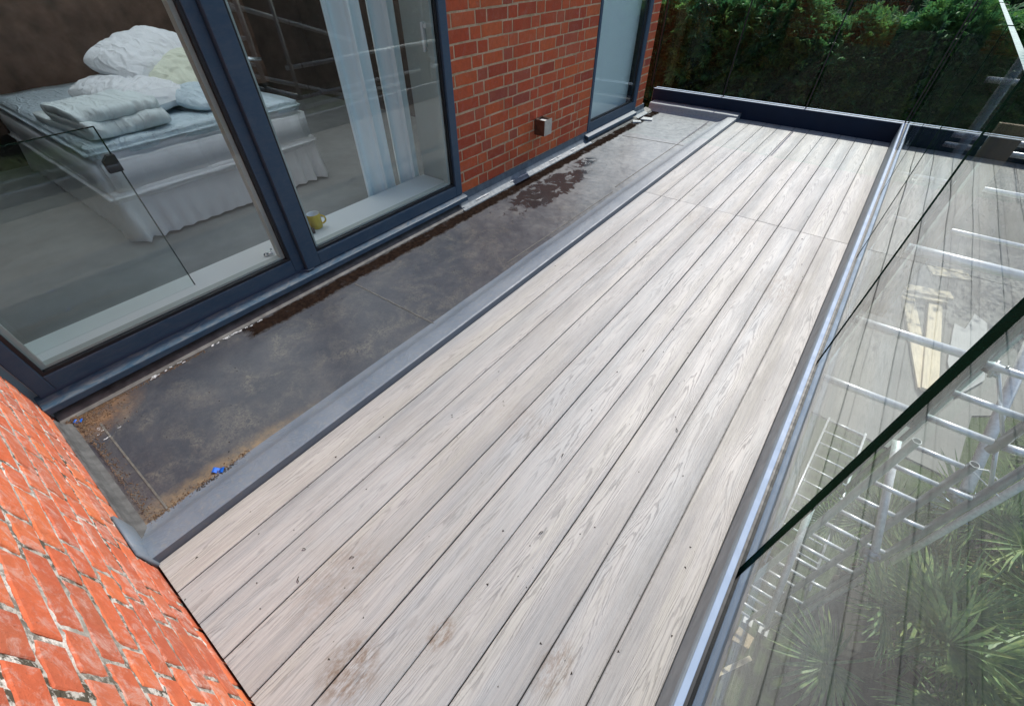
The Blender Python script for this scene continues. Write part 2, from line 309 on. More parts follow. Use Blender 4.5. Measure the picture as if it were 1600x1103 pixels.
MT['bark'] = simple('tree_bark', (0.05, 0.04, 0.03), 0.95, 0, 0.4, 12, 0.8)

def wood_mat(name, col, sc=1.0):
    b = NB(name); o = b.obj(); rd = b.math('MULTIPLY', b.rand(), 30.0); q = b.sep(o)
    v = b.comb(b.math('ADD', b.math('MULTIPLY', q[0], 40*sc), rd), b.math('MULTIPLY', q[1], 2.0*sc), q[2])
    n1 = b.noise(v, 1.0, 5, 0.6, 0.5); n2 = b.noise(o, 9, 5, 0.7)
    c = b.ramp(n1, [(0.3, tuple(x*0.68 for x in col)), (0.7, col)])
    c = b.mix(b.ramp(n2, [(0.55, 0.0), (0.75, 0.5)]), c, tuple(x*0.45 for x in col))
    return b.done(b.bsdf(c, 0.75, 0, b.bump(n1, 0.4, 0.003), 0.3))
MT['wood'] = wood_mat('raw_pine_board', (0.80, 0.70, 0.50)); MT['wood2'] = wood_mat('weathered_board', (0.40, 0.30, 0.19))
MT['osb'] = simple('chipboard', (0.46, 0.36, 0.22), 0.85, 0, 0.45, 60, 0.4)

def ground_mat():
    b = NB('lawn_ground'); p = b.pos(); n1 = b.noise(p, 0.6, 4, 0.6); n2 = b.noise(p, 9, 6, 0.75)
    c = b.ramp(n2, [(0.3, (0.020, 0.038, 0.012)), (0.55, (0.045, 0.085, 0.022)), (0.8, (0.085, 0.12, 0.04))])
    c = b.mix(b.ramp(n1, [(0.45, 0.0), (0.65, 0.45)]), c, (0.085, 0.085, 0.05))
    return b.done(b.bsdf(c, 0.95, 0, b.bump(n2, 0.8, 0.03), 0.15))
MT['lawn'] = ground_mat()
def paving_mat():
    b = NB('patio_concrete'); p = b.pos(); n1 = b.noise(p, 1.1, 5, 0.6); n2 = b.noise(p, 22, 6, 0.7)
    c = b.ramp(n1, [(0.3, (0.17, 0.175, 0.165)), (0.7, (0.23, 0.235, 0.22))])
    c = b.mix(b.ramp(n2, [(0.5, 0), (0.7, 0.4)]), c, (0.12, 0.125, 0.11))
    return b.done(b.bsdf(c, 0.85, 0, b.bump(n2, 0.3, 0.004), 0.3))
MT['patio'] = paving_mat()
def leaf_mat(name, a, c2, c3, sc=3.0, trans=0.35, rough=0.5):
    b = NB(name); p = b.pos(); n1 = b.noise(p, sc, 3, 0.6); n2 = b.noise(p, sc*9, 3, 0.6)
    v = b.math('ADD', b.math('MULTIPLY', n1, 0.55), b.math('MULTIPLY', n2, 0.45))
    c = b.ramp(v, [(0.36, a), (0.5, c2), (0.66, c3)])
    s = b.bsdf(c, rough, 0, None, 0.3 if rough < .9 else 0.03)
    t = b.n('ShaderNodeBsdfTranslucent', {'Color': c})
    return b.done(b.n('ShaderNodeMixShader', {0: trans, 1: s, 2: t.outputs[0]}).outputs[0])
MT['hedge'] = leaf_mat('conifer_leaf', (0.012, 0.060, 0.034), (0.055, 0.175, 0.060), (0.18, 0.34, 0.07), 4.2, 0.36)
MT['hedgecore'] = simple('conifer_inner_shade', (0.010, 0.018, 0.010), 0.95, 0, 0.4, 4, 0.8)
MT['tree'] = leaf_mat('tree_leaf', (0.010, 0.024, 0.012), (0.018, 0.040, 0.016), (0.035, 0.060, 0.020), 1.0, 0.15, 0.95)
MT['shrub'] = leaf_mat('shrub_leaf', (0.025, 0.055, 0.022), (0.05, 0.095, 0.03), (0.10, 0.15, 0.045), 2.0, 0.3)
MT['palm'] = leaf_mat('palm_leaf', (0.09, 0.18, 0.10), (0.20, 0.31, 0.13), (0.45, 0.52, 0.20), 3.0, 0.25, 0.4)
MT['palmdead'] = simple('palm_dry_leaf', (0.22, 0.16, 0.08), 0.8, 0, 0.3, 8)

# ------------------------------------------------------------------ mesh helpers
class MB:
    def __init__(s): s.v = []; s.f = []; s.mi = []
    def add(s, vs, fs, mi=0):
        k = len(s.v); s.v += [tuple(p) for p in vs]; s.f += [tuple(i+k for i in f) for f in fs]; s.mi += [mi]*len(fs); return s
    def box(s, a, b, mi=0):
        (x0, y0, z0), (x1, y1, z1) = a, b
        vs = [(x0, y0, z0), (x1, y0, z0), (x1, y1, z0), (x0, y1, z0), (x0, y0, z1), (x1, y0, z1), (x1, y1, z1), (x0, y1, z1)]
        return s.add(vs, [(3, 2, 1, 0), (4, 5, 6, 7), (0, 1, 5, 4), (1, 2, 6, 5), (2, 3, 7, 6), (3, 0, 4, 7)], mi)
    def obox(s, c, ax, mi=0):
        """oriented box: centre and three half-axis vectors"""
        c = Vector(c); a, b, d = [Vector(q) for q in ax]
        vs = [c+i*a+j*b+k*d for k in (-1, 1) for (i, j) in ((-1, -1), (1, -1), (1, 1), (-1, 1))]
        return s.add(vs, [(3, 2, 1, 0), (4, 5, 6, 7), (0, 1, 5, 4), (1, 2, 6, 5), (2, 3, 7, 6), (3, 0, 4, 7)], mi)
    def prism(s, prof, axis, a, b, mi=0, cap=True):
        """closed profile (list of 2D) extruded along axis: 0 -> prof=(y,z); 1 -> prof=(x,z); 2 -> prof=(x,y)"""
        n = len(prof)
        def P(u, t): return (t, u[0], u[1]) if axis == 0 else ((u[0], t, u[1]) if axis == 1 else (u[0], u[1], t))
        vs = [P(u, a) for u in prof]+[P(u, b) for u in prof]
        fs = [(i, (i+1) % n, n+(i+1) % n, n+i) for i in range(n)]
        if cap: fs += [tuple(range(n-1, -1, -1)), tuple(range(n, 2*n))]
        return s.add(vs, fs, mi)
    def tube(s, p, q, r, n=12, mi=0, cap=True, r2=None):
        p, q = Vector(p), Vector(q); d = (q-p).normalized(); u = d.orthogonal().normalized(); v = d.cross(u); r2 = r2 or r
        vs = [c+(u*math.cos(a)+v*math.sin(a))*rr for c, rr in ((p, r), (q, r2)) for a in [2*math.pi*i/n for i in range(n)]]
        fs = [(i, (i+1) % n, n+(i+1) % n, n+i) for i in range(n)]
        if cap: fs += [tuple(range(n-1, -1, -1)), tuple(range(n, 2*n))]
        return s.add(vs, fs, mi)
    def path(s, pts, r, n=8, mi=0):
        for a, b in zip(pts[:-1], pts[1:]): s.tube(a, b, r, n, mi)
        return s
    def build(s, name, mats, parent=None, smooth=False, loc=None):
        me = bpy.data.meshes.new(name); me.from_pydata(s.v, [], s.f)
        mats = mats if isinstance(mats, (list, tuple)) else [mats]
        for m in mats: me.materials.append(MT[m] if isinstance(m, str) else m)
        me.polygons.foreach_set('material_index', s.mi)
        if smooth:
            me.polygons.foreach_set('use_smooth', [True]*len(me.polygons))
        me.update()
        o = bpy.data.objects.new(name, me); COL.objects.link(o)
        if parent is not None: o.parent = parent
        if loc: o.location = loc
        return o
def recalc(o):
    import bmesh
    bm = bmesh.new(); bm.from_mesh(o.data); bmesh.ops.recalc_face_normals(bm, faces=bm.faces); bm.to_mesh(o.data); bm.free(); return o
def bevel(o, wd=0.003, seg=2, ang=40):
    m = o.modifiers.new('bevel', 'BEVEL'); m.width = wd; m.segments = seg; m.limit_method = 'ANGLE'; m.angle_limit = R(ang); m.harden_normals = False
    return o
def thing(name, label, cat, loc=(0, 0, 0), group=None, rz=0):
    o = bpy.data.objects.new(name, None); COL.objects.link(o); o.location = loc; o.rotation_euler.z = rz
    o.empty_display_size = 0.1; return tag(o, label, cat, group)
def tag(o, label, cat, group=None, kind=None):
    if label: o['label'] = label
    if cat: o['category'] = cat
    if group: o['group'] = group
    if kind: o['kind'] = kind
    return o
def struct(o): o['kind'] = 'structure'; return o
def stuff(o): o['kind'] = 'stuff'; return o
def node(name, parent=None, loc=(0, 0, 0)):
    o = bpy.data.objects.new(name, None); COL.objects.link(o); o.location = loc
    o.empty_display_size = 0.1
    if parent is not None: o.parent = parent
    return o
def BX(name, a, b, mat, parent=None, bev=0.0):
    o = MB().box(a, b).build(name, mat, parent)
    if bev: bevel(o, bev)
    return o

# ------------------------------------------------------------------ ground and garden setting
ZG = -4.2
def grid_sheet(name, x0, x1, y0, y1, z, nx, ny, amp, mat):
    b = MB(); vs = []
    for j in range(ny+1):
        for i in range(nx+1):
            x = x0+(x1-x0)*i/nx; y = y0+(y1-y0)*j/ny
            vs.append((x, y, z+amp*mnoise.noise(Vector((x*0.3, y*0.3, 1)))))
    fs = [(j*(nx+1)+i, j*(nx+1)+i+1, (j+1)*(nx+1)+i+1, (j+1)*(nx+1)+i) for j in range(ny) for i in range(nx)]
    return b.add(vs, fs).build(name, mat)
struct(grid_sheet('ground', -500, 500, -500, 500, ZG-0.03, 4, 4, 0.0, 'lawn'))
struct(MB().prism([(0.2, 6.9), (3.25, 6.6), (3.45, 8.3), (4.6, 9.2), (4.6, 16), (0.2, 16)], 2, ZG-0.1, ZG).build('patio', 'patio'))

struct(MB().prism([(1.75, 0.5), (5.6, 0.5), (5.8, 5.4), (3.9, 6.1), (2.6, 5.2), (1.9, 3.4)], 2, ZG-0.08, ZG+0.02).build('planting_bed', 'soil'))
# ------------------------------------------------------------------ bricks
def make_brick_mesh(L, seedv, H=0.065, T=0.03):
    """front face in local XZ plane looking along +Y, centre at origin, chamfered and slightly irregular: 19 faces"""
    r = random.Random(seedv)
    def j(a): return r.uniform(-a, a)
    n = 3
    xs = [-L/2, -L/6, L/6, L/2]
    b = MB(); vs = []
    outer_t = [(x+(j(0.0015)), -0.0026+j(.0004), H/2+j(0.0018)) for x in xs]; outer_b = [(x+j(0.0015), -0.0026+j(.0004), -H/2+j(0.0018)) for x in xs]
    c = 0.0028
    ix = [-L/2+c, -L/6, L/6, L/2-c]
    in_t = [(x, j(0.0005), H/2-c+j(.001)) for x in ix]; in_b = [(x, j(0.0005), -H/2+c+j(.001)) for x in ix]
    back_t = [(x, -T, H/2) for x in (xs[0], xs[3])]; back_b = [(x, -T, -H/2) for x in (xs[0], xs[3])]
    vs = outer_t+outer_b+in_t+in_b+back_t+back_b        # 0-3,4-7,8-11,12-15,16-17,18-19
    fs = []
    for i in range(3):
        fs.append((12+i, 8+i, 9+i, 13+i)); fs.append((8+i, i, i+1, 9+i)); fs.append((4+i, 12+i, 13+i, 5+i))
    fs += [(4, 0, 8, 12), (13+2, 11, 3, 7)]
    fs += [(0, 16, 17, 3, 2, 1), (4, 5, 6, 7, 19, 18), (0, 4, 18, 16), (3, 17, 19, 7)]
    me = bpy.data.meshes.new('brick'); me.from_pydata(vs, [], fs); me.update()
    import bmesh
    bm = bmesh.new(); bm.from_mesh(me); bmesh.ops.recalc_face_normals(bm, faces=bm.faces)
    bm.to_mesh(me); bm.free()
    return me
LS, LH, GP, CH = 0.215, 0.1025, 0.0105, 0.075
def brick_wall(parent, plane, c, sgn, u0, u1, z0, z1, z_ind, mat, mort, seed, depth=0.1, uind=None, fat=1.0):
    """plane 'x' : wall face at x=c facing +x, u = y ; plane 'y' : face at y=c facing +y, u = x"""
    r = random.Random(seed)
    S = [make_brick_mesh(LS, seed*100+i) for i in range(6)]; H_ = [make_brick_mesh(LH, seed*100+50+i) for i in range(6)]
    for me in S+H_: me.materials.append(MT[mat])
    cut = {}
    mb = MB()
    if plane == 'x': mb.box((c-depth, u0, z0), (c-0.0022, u1, z1))
    elif fat != 1.0:
        mb.box((u0, c-depth, z0), (u1, c-0.012, z1)); nx, nz = 300, 170; za = 1.0; vs = []
        for jz in range(nz+1):
            for ix in range(nx+1):
                x_ = u0+(u1-u0)*ix/nx; zz = z0+(za-z0)*jz/nz; d_ = 0.0028*mnoise.noise(Vector((x_*28, 0, zz*28)))+0.0015*mnoise.noise(Vector((x_*90, 5, zz*90)))
                vs.append((x_, c-0.0026+d_, zz))
        mb.add(vs, [(jz*(nx+1)+ix+1, jz*(nx+1)+ix, (jz+1)*(nx+1)+ix, (jz+1)*(nx+1)+ix+1) for jz in range(nz) for ix in range(nx)])
        mb.box((u0, c-0.011, za), (u1, c-0.0016, z1))
    else: mb.box((u0, c-depth, z0), (u1, c-0.0016, z1))
    mb.build('mortar', mort, parent)
    rest = MB()
    k = 0; z = z0+CH/2
    while z+0.0325 < z1+0.03:
        u = u0 + (-(LH/2+GP/2) if k % 2 else 0) - (0.0 if k % 2 else 0) ; i = k % 2
        u = u0-r.uniform(0, 0.015) if k % 2 == 0 else u0-0.055-r.uniform(0, 0.015)
        while u < u1-0.012:
            L = LS if i % 2 == 0 else LH
            a, b = max(u, u0), min(u+L, u1); i += 1; u += L+GP
            if b-a < 0.02: continue
            individual = z < z_ind and (uind is None or (b > uind[0] and a < uind[1]))
            full = abs((b-a)-L) < 1e-6
            if full: me = r.choice(S if L == LS else H_)
            else:
                key = round(b-a, 3)
                if key not in cut:
                    cut[key] = make_brick_mesh(b-a, int(key*1000)+seed); cut[key].materials.append(MT[mat])
                me = cut[key]
            ctr = (a+b)/2; pr = r.uniform(-0.0008, 0.0010); tl = r.uniform(-0.006, 0.006); zz = z+r.uniform(-0.002, 0.002)
            if plane == 'x': Mx = Matrix.Translation((c+pr, ctr, zz)) @ Matrix.Rotation(-math.pi/2, 4, 'Z') @ Matrix.Rotation(tl, 4, 'Y')
            else: Mx = Matrix.Translation((ctr, c+pr, zz)) @ Matrix.Rotation(tl, 4, 'Y') @ Matrix.Diagonal((1-.006/(b-a) if fat != 1 else 1, 1, fat, 1))
            if individual:
                o = bpy.data.objects.new('brick', me); COL.objects.link(o); o.parent = parent; o.matrix_local = Mx
            else:
                rest.add([Mx @ v.co for v in me.vertices], [tuple(p.vertices) for p in me.polygons])
        z += CH; k += 1
    if rest.v: stuff(rest.build('brickwork', mat, parent))

# near wing wall (bottom left, sunlit)
wing = thing('brick_wall', 'sunlit orange red brick wall in the near left corner with pale crusty mortar', 'wall', (0, 0, 0))
brick_wall(wing, 'y', -0.313, 1, -2.285, -0.42, -0.05, 2.62, 0.83, 'brick2', 'mortar2', 3, 0.22, (-2.3, -0.3), 0.945)
BX('coping', (-2.285, -0.56, 2.625), (-0.40, -0.29, 2.67), 'frame', wing, 0.004)

# the house
house = thing('house', 'red brick house with blue grey framed windows opening on the roof terrace', 'house')
XW = -2.29
wall = node('wall', house)
brick_wall(wall, 'x', XW, 1, 2.356, 4.262, 0.075, 3.0, 1.30, 'brick', 'mortar', 11, 0.13)
brick_wall(wall, 'x', XW, 1, 5.365, 5.567, 0.075, 3.0, 1.30, 'brick', 'mortar', 12, 0.13)
BX('lintel', (XW-0.13, -0.29, 2.26), (XW-0.002, 2.354, 3.0), 'frame', wall)
BX('lintel', (XW-0.13, 4.264, 2.26), (XW-0.002, 5.363, 3.0), 'frame', wall)
MB().box((XW-0.3, -0.53, 3.004), (XW+0.004, 5.60, 3.07)).box((-7.0, -0.53, 3.004), (-6.8, 5.60, 3.07)).build('parapet', 'frame', house)
BX('return_wall', (-7.0, 5.45, ZG), (XW-0.134, 5.566, 3.0), 'brick', house)
# flashing at the foot of the brickwork
def flashing(y0, y1):
    MB().prism([(XW-0.02, 0.078), (XW+0.006, 0.078), (XW+0.010, 0.03), (XW+0.030, 0.004), (XW+0.075, -0.012), (XW+0.078, -0.018), (XW-0.02, -0.018)], 1, y0, y1).build('flashing', 'flash', house)
flashing(2.30, 4.262); flashing(5.33, 5.60)

# room shell
struct(BX('room_floor', (-6.65, -1.6, -0.2), (-2.44, 4.1, -0.1), 'roomfl'))
rw = struct(MB().box((-6.75, -1.7, -0.2), (-6.65, 4.2, 2.5)).box((-6.65, -1.7, -0.2), (-2.44, -1.6, 2.5)).box((-6.65, 4.1, -0.2), (-2.44, 4.2, 2.5)).build('room_wall', 'headw'))
rw2 = struct(MB().box((-2.54, -1.6, -0.1), (-2.44, -0.30, 2.4)).box((-2.54, 2.42, -0.1), (-2.43, 4.1, 2.4)).box((-2.54, -0.30, 2.25), (-2.43, 2.42, 2.4)).build('room_wall_front', 'plaster'))
# ceiling with an unseen opening added to light the bed
struct(MB().box((-6.75, -1.7, 2.4), (-5.9, 4.2, 2.5)).box((-2.78, -1.7, 2.4), (-2.43, 4.2, 2.5)).box((-5.9, -1.7, 2.4), (-2.78, 0.2, 2.5)).box((-5.9, 3.4, 2.4), (-2.78, 4.2, 2.5)).build('room_ceiling', 'plaster'))
struct(BX('rear_room', (-3.6, 4.2, -0.2), (-3.5, 5.45, 2.5), 'plaster'))
struct(MB().box((-3.5, 4.2, 2.4), (-2.43, 5.45, 2.5)).box((-3.5, 4.2, -0.2), (-2.43, 5.45, -0.1)).build('rear_room_floor', 'plaster'))
b_ = NB('added_frosted_pane'); MT['added_frost'] = b_.done(b_.n('ShaderNodeMixShader', {0: 0.08, 1: b_.n('ShaderNodeBsdfTranslucent', {'Color': (0.97, 0.98, 0.97, 1)}).outputs[0], 2: b_.bsdf((0.8, 0.85, 0.9), 0.4)}).outputs[0])
BX('added_rooflight', (-5.95, 0.15, 2.505), (-2.72, 3.45, 2.515), 'added_frost', house)  # unseen pane added over the ceiling opening to brighten bed and curtain
# inner sill and reveals of the large window
MB().box((-2.665, -0.262, 0.06), (-2.352, 2.333, 0.15)).build('window_board', 'white', house)
MB().box((-2.66, 2.338, 0.06), (-2.352, 2.41, 2.25)).build('window_reveal', 'inframe', house)
MB().box((-2.66, -0.30, 0.06), (-2.352, -0.266, 2.25)).build('window_reveal', 'white', house)
MB().box((-2.66, -0.30, -0.1), (-2.54, 2.41, 0.056)).build('apron_wall', 'plaster', house)

# windows -----------------------------------------------------------
def frame_rails(mb, x0, x1, y0, y1, z0, z1, wl, wr, wb, wt):
    mb.box((x0, y0, z0), (x1, y0+wl, z1)); mb.box((x0, y1-wr, z0), (x1, y1, z1))
    mb.box((x0, y0+wl, z0), (x1, y1-wr, z0+wb)); mb.box((x0, y0+wl, z1-wt), (x1, y1-wr, z1))
def window(label, y0, y1, z0, z1, xf, depth, wl, wr, wb, wt, gx, inner='inframe'):
    win = node('window', house)
    if label: win['label'] = label
    mb = MB(); frame_rails(mb, xf-depth, xf, y0, y1, z0, z1, wl, wr, wb, wt); bevel(mb.build('frame', 'frame', win), 0.004, 2)
    g = 0.014
    mb = MB(); frame_rails(mb, gx-0.012, gx+0.012, y0+wl+0.0005, y1-wr-0.0005, z0+wb+0.0005, z1-wt-0.0005, g, g, g, g); mb.build('gasket', 'gasket', win)
    ga = y0+wl+g+0.0005; gb = y1-wr-g-0.0005; za = z0+wb+g+0.0005; zb = z1-wt-g-0.0005
    MB().box((gx-0.004, ga, za), (gx+0.002, gb, zb)).build('pane', 'wglass', win)
    if inner:
        mb = MB(); frame_rails(mb, gx-0.055, gx-0.0125, y0+wl-0.01, y1-wr+0.01, z0+wb-0.01, z1-wt+0.01, 0.045, 0.045, 0.035, 0.045); mb.build('inner_frame', inner, win)
    return win
w1 = window('wide fixed window pane at the left with bed behind', -0.290, 0.992, 0.085, 2.25, -2.300, 0.05, 0.058, 0.058, 0.082, 0.07, -2.318)
w2 = window('right hand window pane with curtain behind it', 0.994, 2.354, 0.085, 2.25, -2.272, 0.078, 0.090, 0.066, 0.072, 0.07, -2.300)
w3 = window('small far window with pale blind', 4.264, 5.363, 0.062, 2.25, -2.283, 0.05, 0.040, 0.075, 0.085, 0.07, -2.31, None)
def cill(y0, y1, win, z=0.083):
    o = MB().prism([(-2.34, z), (-2.285, z), (-2.250, z-0.010), (-2.236, z-0.014), (-2.234, z-0.044), (-2.242, z-0.044), (-2.244, z-0.024), (-2.34, z-0.020)], 1, y0, y1).build('cill', 'frame', win)
    bevel(o, 0.003, 2); return o
cill(-0.312, 2.37, house, 0.084); cill(4.21, 5.32, house, 0.061)
BX('cill_upstand', (-2.33, -0.290, 0.0), (-2.285, 2.354, 0.062), 'gasket', house)
# lower step of the left sash
BX('threshold', (-2.352, -0.29, 0.086), (-2.2995, 0.985, 0.098), 'framed', w1)
# mitre and small foot of the mullion
MB().prism([(-2.30, 0.95), (-2.262, 0.993), (-2.262, 1.03), (-2.30, 1.03)], 2, 0.0845, 0.089).build('mullion_foot', 'frame', w2)
# blind behind the small window
BX('blind', (-2.392, 4.29, 0.10), (-2.386, 5.31, 2.2), 'blind', w3)
BX('reveal', (-2.5, 4.262, -0.09), (-2.34, 4.275, 2.25), 'white', w3)
BX('reveal', (-2.5, 5.30, -0.09), (-2.34, 5.36, 2.25), 'gasket', w3)
BX('board', (-2.5, 4.28, 0.06), (-2.34, 5.29, 0.10), 'white', w3)
# handles
hb = MB().box((-2.40, 2.272, 1.06), (-2.366, 2.300, 1.085)); hb.box((-2.422, 2.268, 0.945), (-2.402, 2.290, 1.088)); bevel(hb.build('handle', 'white', w2), 0.004)
hb = MB().tube((-2.37, 1.10, 1.06), (-2.40, 1.10, 1.06), 0.008).tube((-2.40, 1.09, 1.062), (-2.405, 1.22, 1.045), 0.007); hb.build('handle', 'chrome', w2, True)

# interior glass guard with black clamp
gg = thing('glass_guard', 'clear frameless glass guard standing inside the left window with a black clamp', 'glass guard', (-2.47, 0.1, 0.15))
MB().box((-0.005, -0.36, 0.03), (0.005, 0.378, 0.765)).build('pane', 'wglass', gg)
MB().box((-0.0055, 0.378, 0.03), (0.0055, 0.3815, 0.765)).box((-0.0055, -0.36, 0.765), (0.0055, 0.3815, 0.7675)).build('edge', 'gedge', gg)
cp = MB(); cp.prism([(0.335, 0.60), (0.388, 0.60), (0.388, 0.665), (0.36, 0.665), (0.335, 0.645)], 0, -0.014, 0.014); bevel(recalc(cp.build('clamp', 'black', gg)), 0.003)

# ------------------------------------------------------------------ roof membrane strip
fr = struct(node('flat_roof'))
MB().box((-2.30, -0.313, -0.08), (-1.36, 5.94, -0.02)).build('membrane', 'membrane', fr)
# ledge under the wall
led = MB(); prof = [(-2.31, -0.0195), (-2.31, 0.012), (-2.262, 0.004), (-2.232, -0.006), (-2.222, -0.0165), (-2.222, -0.0195)]
led.prism(prof, 1, -0.305, 5.74).build('membrane_ledge', 'ledge', fr)
def seam(x0, y0, x1, y1, w_=0.012, name='membrane_seam'):
    d = (Vector((x1, y1, 0))-Vector((x0, y0, 0))); L = d.length; d.normalize(); n_ = Vector((-d.y, d.x, 0))
    m = MB(); c = Vector(((x0+x1)/2, (y0+y1)/2, -0.0188)); m.obox(c, (d*L/2, n_*w_/2, Vector((0, 0, 0.0009)))).build(name, 'seamline', fr)
seam(-2.10, -0.203, -1.42, -0.201, 0.007); seam(-2.09, 1.154, -1.40, 1.166, 0.006); seam(-2.08, 4.67, -1.40, 4.74, .007)
seam(-1.50, 3.4, -1.50, 5.6, 0.008); seam(-1.49, 1.9, -1.47, 3.3, 0.006)
# upstand: rounded kerb between membrane and decking (wavy, hand dressed)
def upstand():
    prof = [(-1.450, -0.021), (-1.425, -0.0175), (-1.395, -0.008), (-1.365, 0.014), (-1.345, 0.029), (-1.333, 0.0335), (-1.300, 0.035), (-1.256, 0.036), (-1.2475, 0.0325), (-1.247, 0.018), (-1.247, -0.03)]
    ys = [-0.312+i*0.05 for i in range(126)]; ys[-1] = 5.928; mb = MB(); vs = []
    for y in ys:
        a = 0.006*mnoise.noise(Vector((3, y*2.1, 0))); c = 0.003*mnoise.noise(Vector((7, y*5, 2)))
        for k, (x, z) in enumerate(prof):
            wx = a if k < 5 else a*0.15; vs.append((x+wx, y, z+(c if 3 < k < 8 else 0)))
    n = len(prof); fs = [(j*n+i, (j+1)*n+i, (j+1)*n+i+1, j*n+i+1) for j in range(len(ys)-1) for i in range(n-1)]
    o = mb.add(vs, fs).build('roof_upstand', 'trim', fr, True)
    for pi, pl in enumerate(o.data.polygons): pl.use_smooth = (pi % (n-1)) < 6
    return o
upstand()
# far upstand along the end kerb
def far_up():
    prof = [(5.735, -0.021), (5.755, -0.017), (5.772, -0.004), (5.780, 0.025), (5.784, 0.046), (5.794, 0.053), (5.82, 0.055), (5.925, 0.057), (5.925, -0.03)]
    xs = [-2.29+i*0.04 for i in range(26)]; xs[-1] = -1.2475; vs = []
    for x in xs:
        a = 0.009*mnoise.noise(Vector((x*6, 1, 0)))
        for k, (y, z) in enumerate(prof): vs.append((x, y+(a if k < 6 else 0), z+(0.35*a if 2 < k < 7 else 0)))
    n = len(prof); fs = [(j*n+i, j*n+i+1, (j+1)*n+i+1, (j+1)*n+i) for j in range(len(xs)-1) for i in range(n-1)]
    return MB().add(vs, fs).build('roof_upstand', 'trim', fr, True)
far_up()
# near-left cant strip along the wing wall
MB().prism([(-0.312, 0.035), (-0.306, 0.033), (-0.302, 0.01), (-0.292, -0.010), (-0.275, -0.0195), (-0.312, -0.0195)], 0, -2.20, -1.262).build('corner_flashing', 'silted', fr)
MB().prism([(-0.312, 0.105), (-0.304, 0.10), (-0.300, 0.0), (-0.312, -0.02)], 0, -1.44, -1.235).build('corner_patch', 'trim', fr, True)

# ------------------------------------------------------------------ decking
deck = struct(node('deck_floor'))
gx0, pitch = -1.246, 0.1455
def plank_mesh(L):
    b = MB(); W = 0.1421; T = 0.022; c = 0.0025
    prof = [(-W/2, -T), (-W/2, -c), (-W/2+c, 0), (W/2-c, 0), (W/2, -c), (W/2, -T)]
    b.prism(prof, 1, -L/2, L/2); me = bpy.data.meshes.new('deck_board'); me.from_pydata(b.v, [], b.f); me.materials.append(MT['deck']); me.update(); return me
pm = {}
def mesh_for(L):
    k = round(L, 3)
    if k not in pm: pm[k] = plank_mesh(L)
    return pm[k]
for i in range(10):
    xc = gx0+pitch*(i+0.5)
    for (ya, yb) in ((-0.305 if i < 5 else -3.0, 3.4095), (3.4140, 5.9265)):
        o = bpy.data.objects.new('deck_board', mesh_for(yb-ya)); COL.objects.link(o); o.parent = deck
        o.location = (xc+rnd.uniform(-.0006, .0006), (ya+yb)/2, rnd.uniform(-0.0008, 0.0006))
struct(BX('deck_subframe', (-1.245, -3.1, -0.40), (0.30, 6.10, -0.035), 'black'))
struct(BX('lower_wall', (-7.0, -3.0, ZG), (0.06, 5.44, -0.41), 'brick'))

# ------------------------------------------------------------------ side balustrade
ZT, ZTOP = 0.170, 1.165
side = thing('glass_balustrade', 'long frameless glass balustrade down the right side of the deck in a grey channel', 'balustrade')
y0s, y1s = -3.1, 5.935
o = MB().prism([(0.209, -0.03), (0.209, ZT-0.012), (0.213, ZT-0.004), (0.2165, ZT-0.0012), (0.2165, -0.03)], 1, y0s, y1s).build('channel_cladding', 'alu_dk', side)
bevel(BX('channel_trim', (0.2167, y0s, -0.02), (0.2345, y1s, ZT), 'alu_lt', side), 0.0015)
BX('gasket', (0.2347, y0s, 0.0), (0.2423, y1s, ZT-0.001), 'gasket', side)
BX('gasket', (0.2607, y0s, 0.0), (0.2690, y1s+0.07, ZT-0.02), 'gasket', side)
bevel(BX('channel_trim', (0.2692, y0s, -0.30), (0.2800, y1s+0.16, ZT-0.03), 'navy', side), 0.0015)
BX('fascia', (0.2802, y0s, -0.42), (0.290, 6.12, ZT-0.035), 'navy', side)
def glass_panel(parent, a, b, along, xa, xb, z0, z1):
    """slab with clear faces and dark green edges"""
    m = MB()
    if along == 'y': v = [(xa, a, z0), (xb, a, z0), (xb, b, z0), (xa, b, z0), (xa, a, z1), (xb, a, z1), (xb, b, z1), (xa, b, z1)]
    else: v = [(a, xa, z0), (b, xa, z0), (b, xb, z0), (a, xb, z0), (a, xa, z1), (b, xa, z1), (b, xb, z1), (a, xb, z1)]
    fs = [(3, 2, 1, 0), (4, 5, 6, 7), (0, 1, 5, 4), (1, 2, 6, 5), (2, 3, 7, 6), (3, 0, 4, 7)]
    big = (3, 5) if along == 'y' else (2, 4)
    m.add(v, fs); m.mi = [0 if i in big else 1 for i in range(6)]
    m.mi[1] = 2 if along == 'y' else 3
    if along == 'y': m.mi[4] = 3
    return m.build('glass_panel', ['glass' if along == 'y' else 'eglass', 'gedge', 'gedge_l', 'gedge_c'], parent)
js = [-3.1, -1.38, -0.33, 0.722, 1.784, 2.846, 3.905, 4.955, 5.96]
for a, b in zip(js[:-1], js[1:]):
    glass_panel(side, a+0.018, b-0.024, 'y', 0.2427, 0.2603, 0.03, ZTOP)

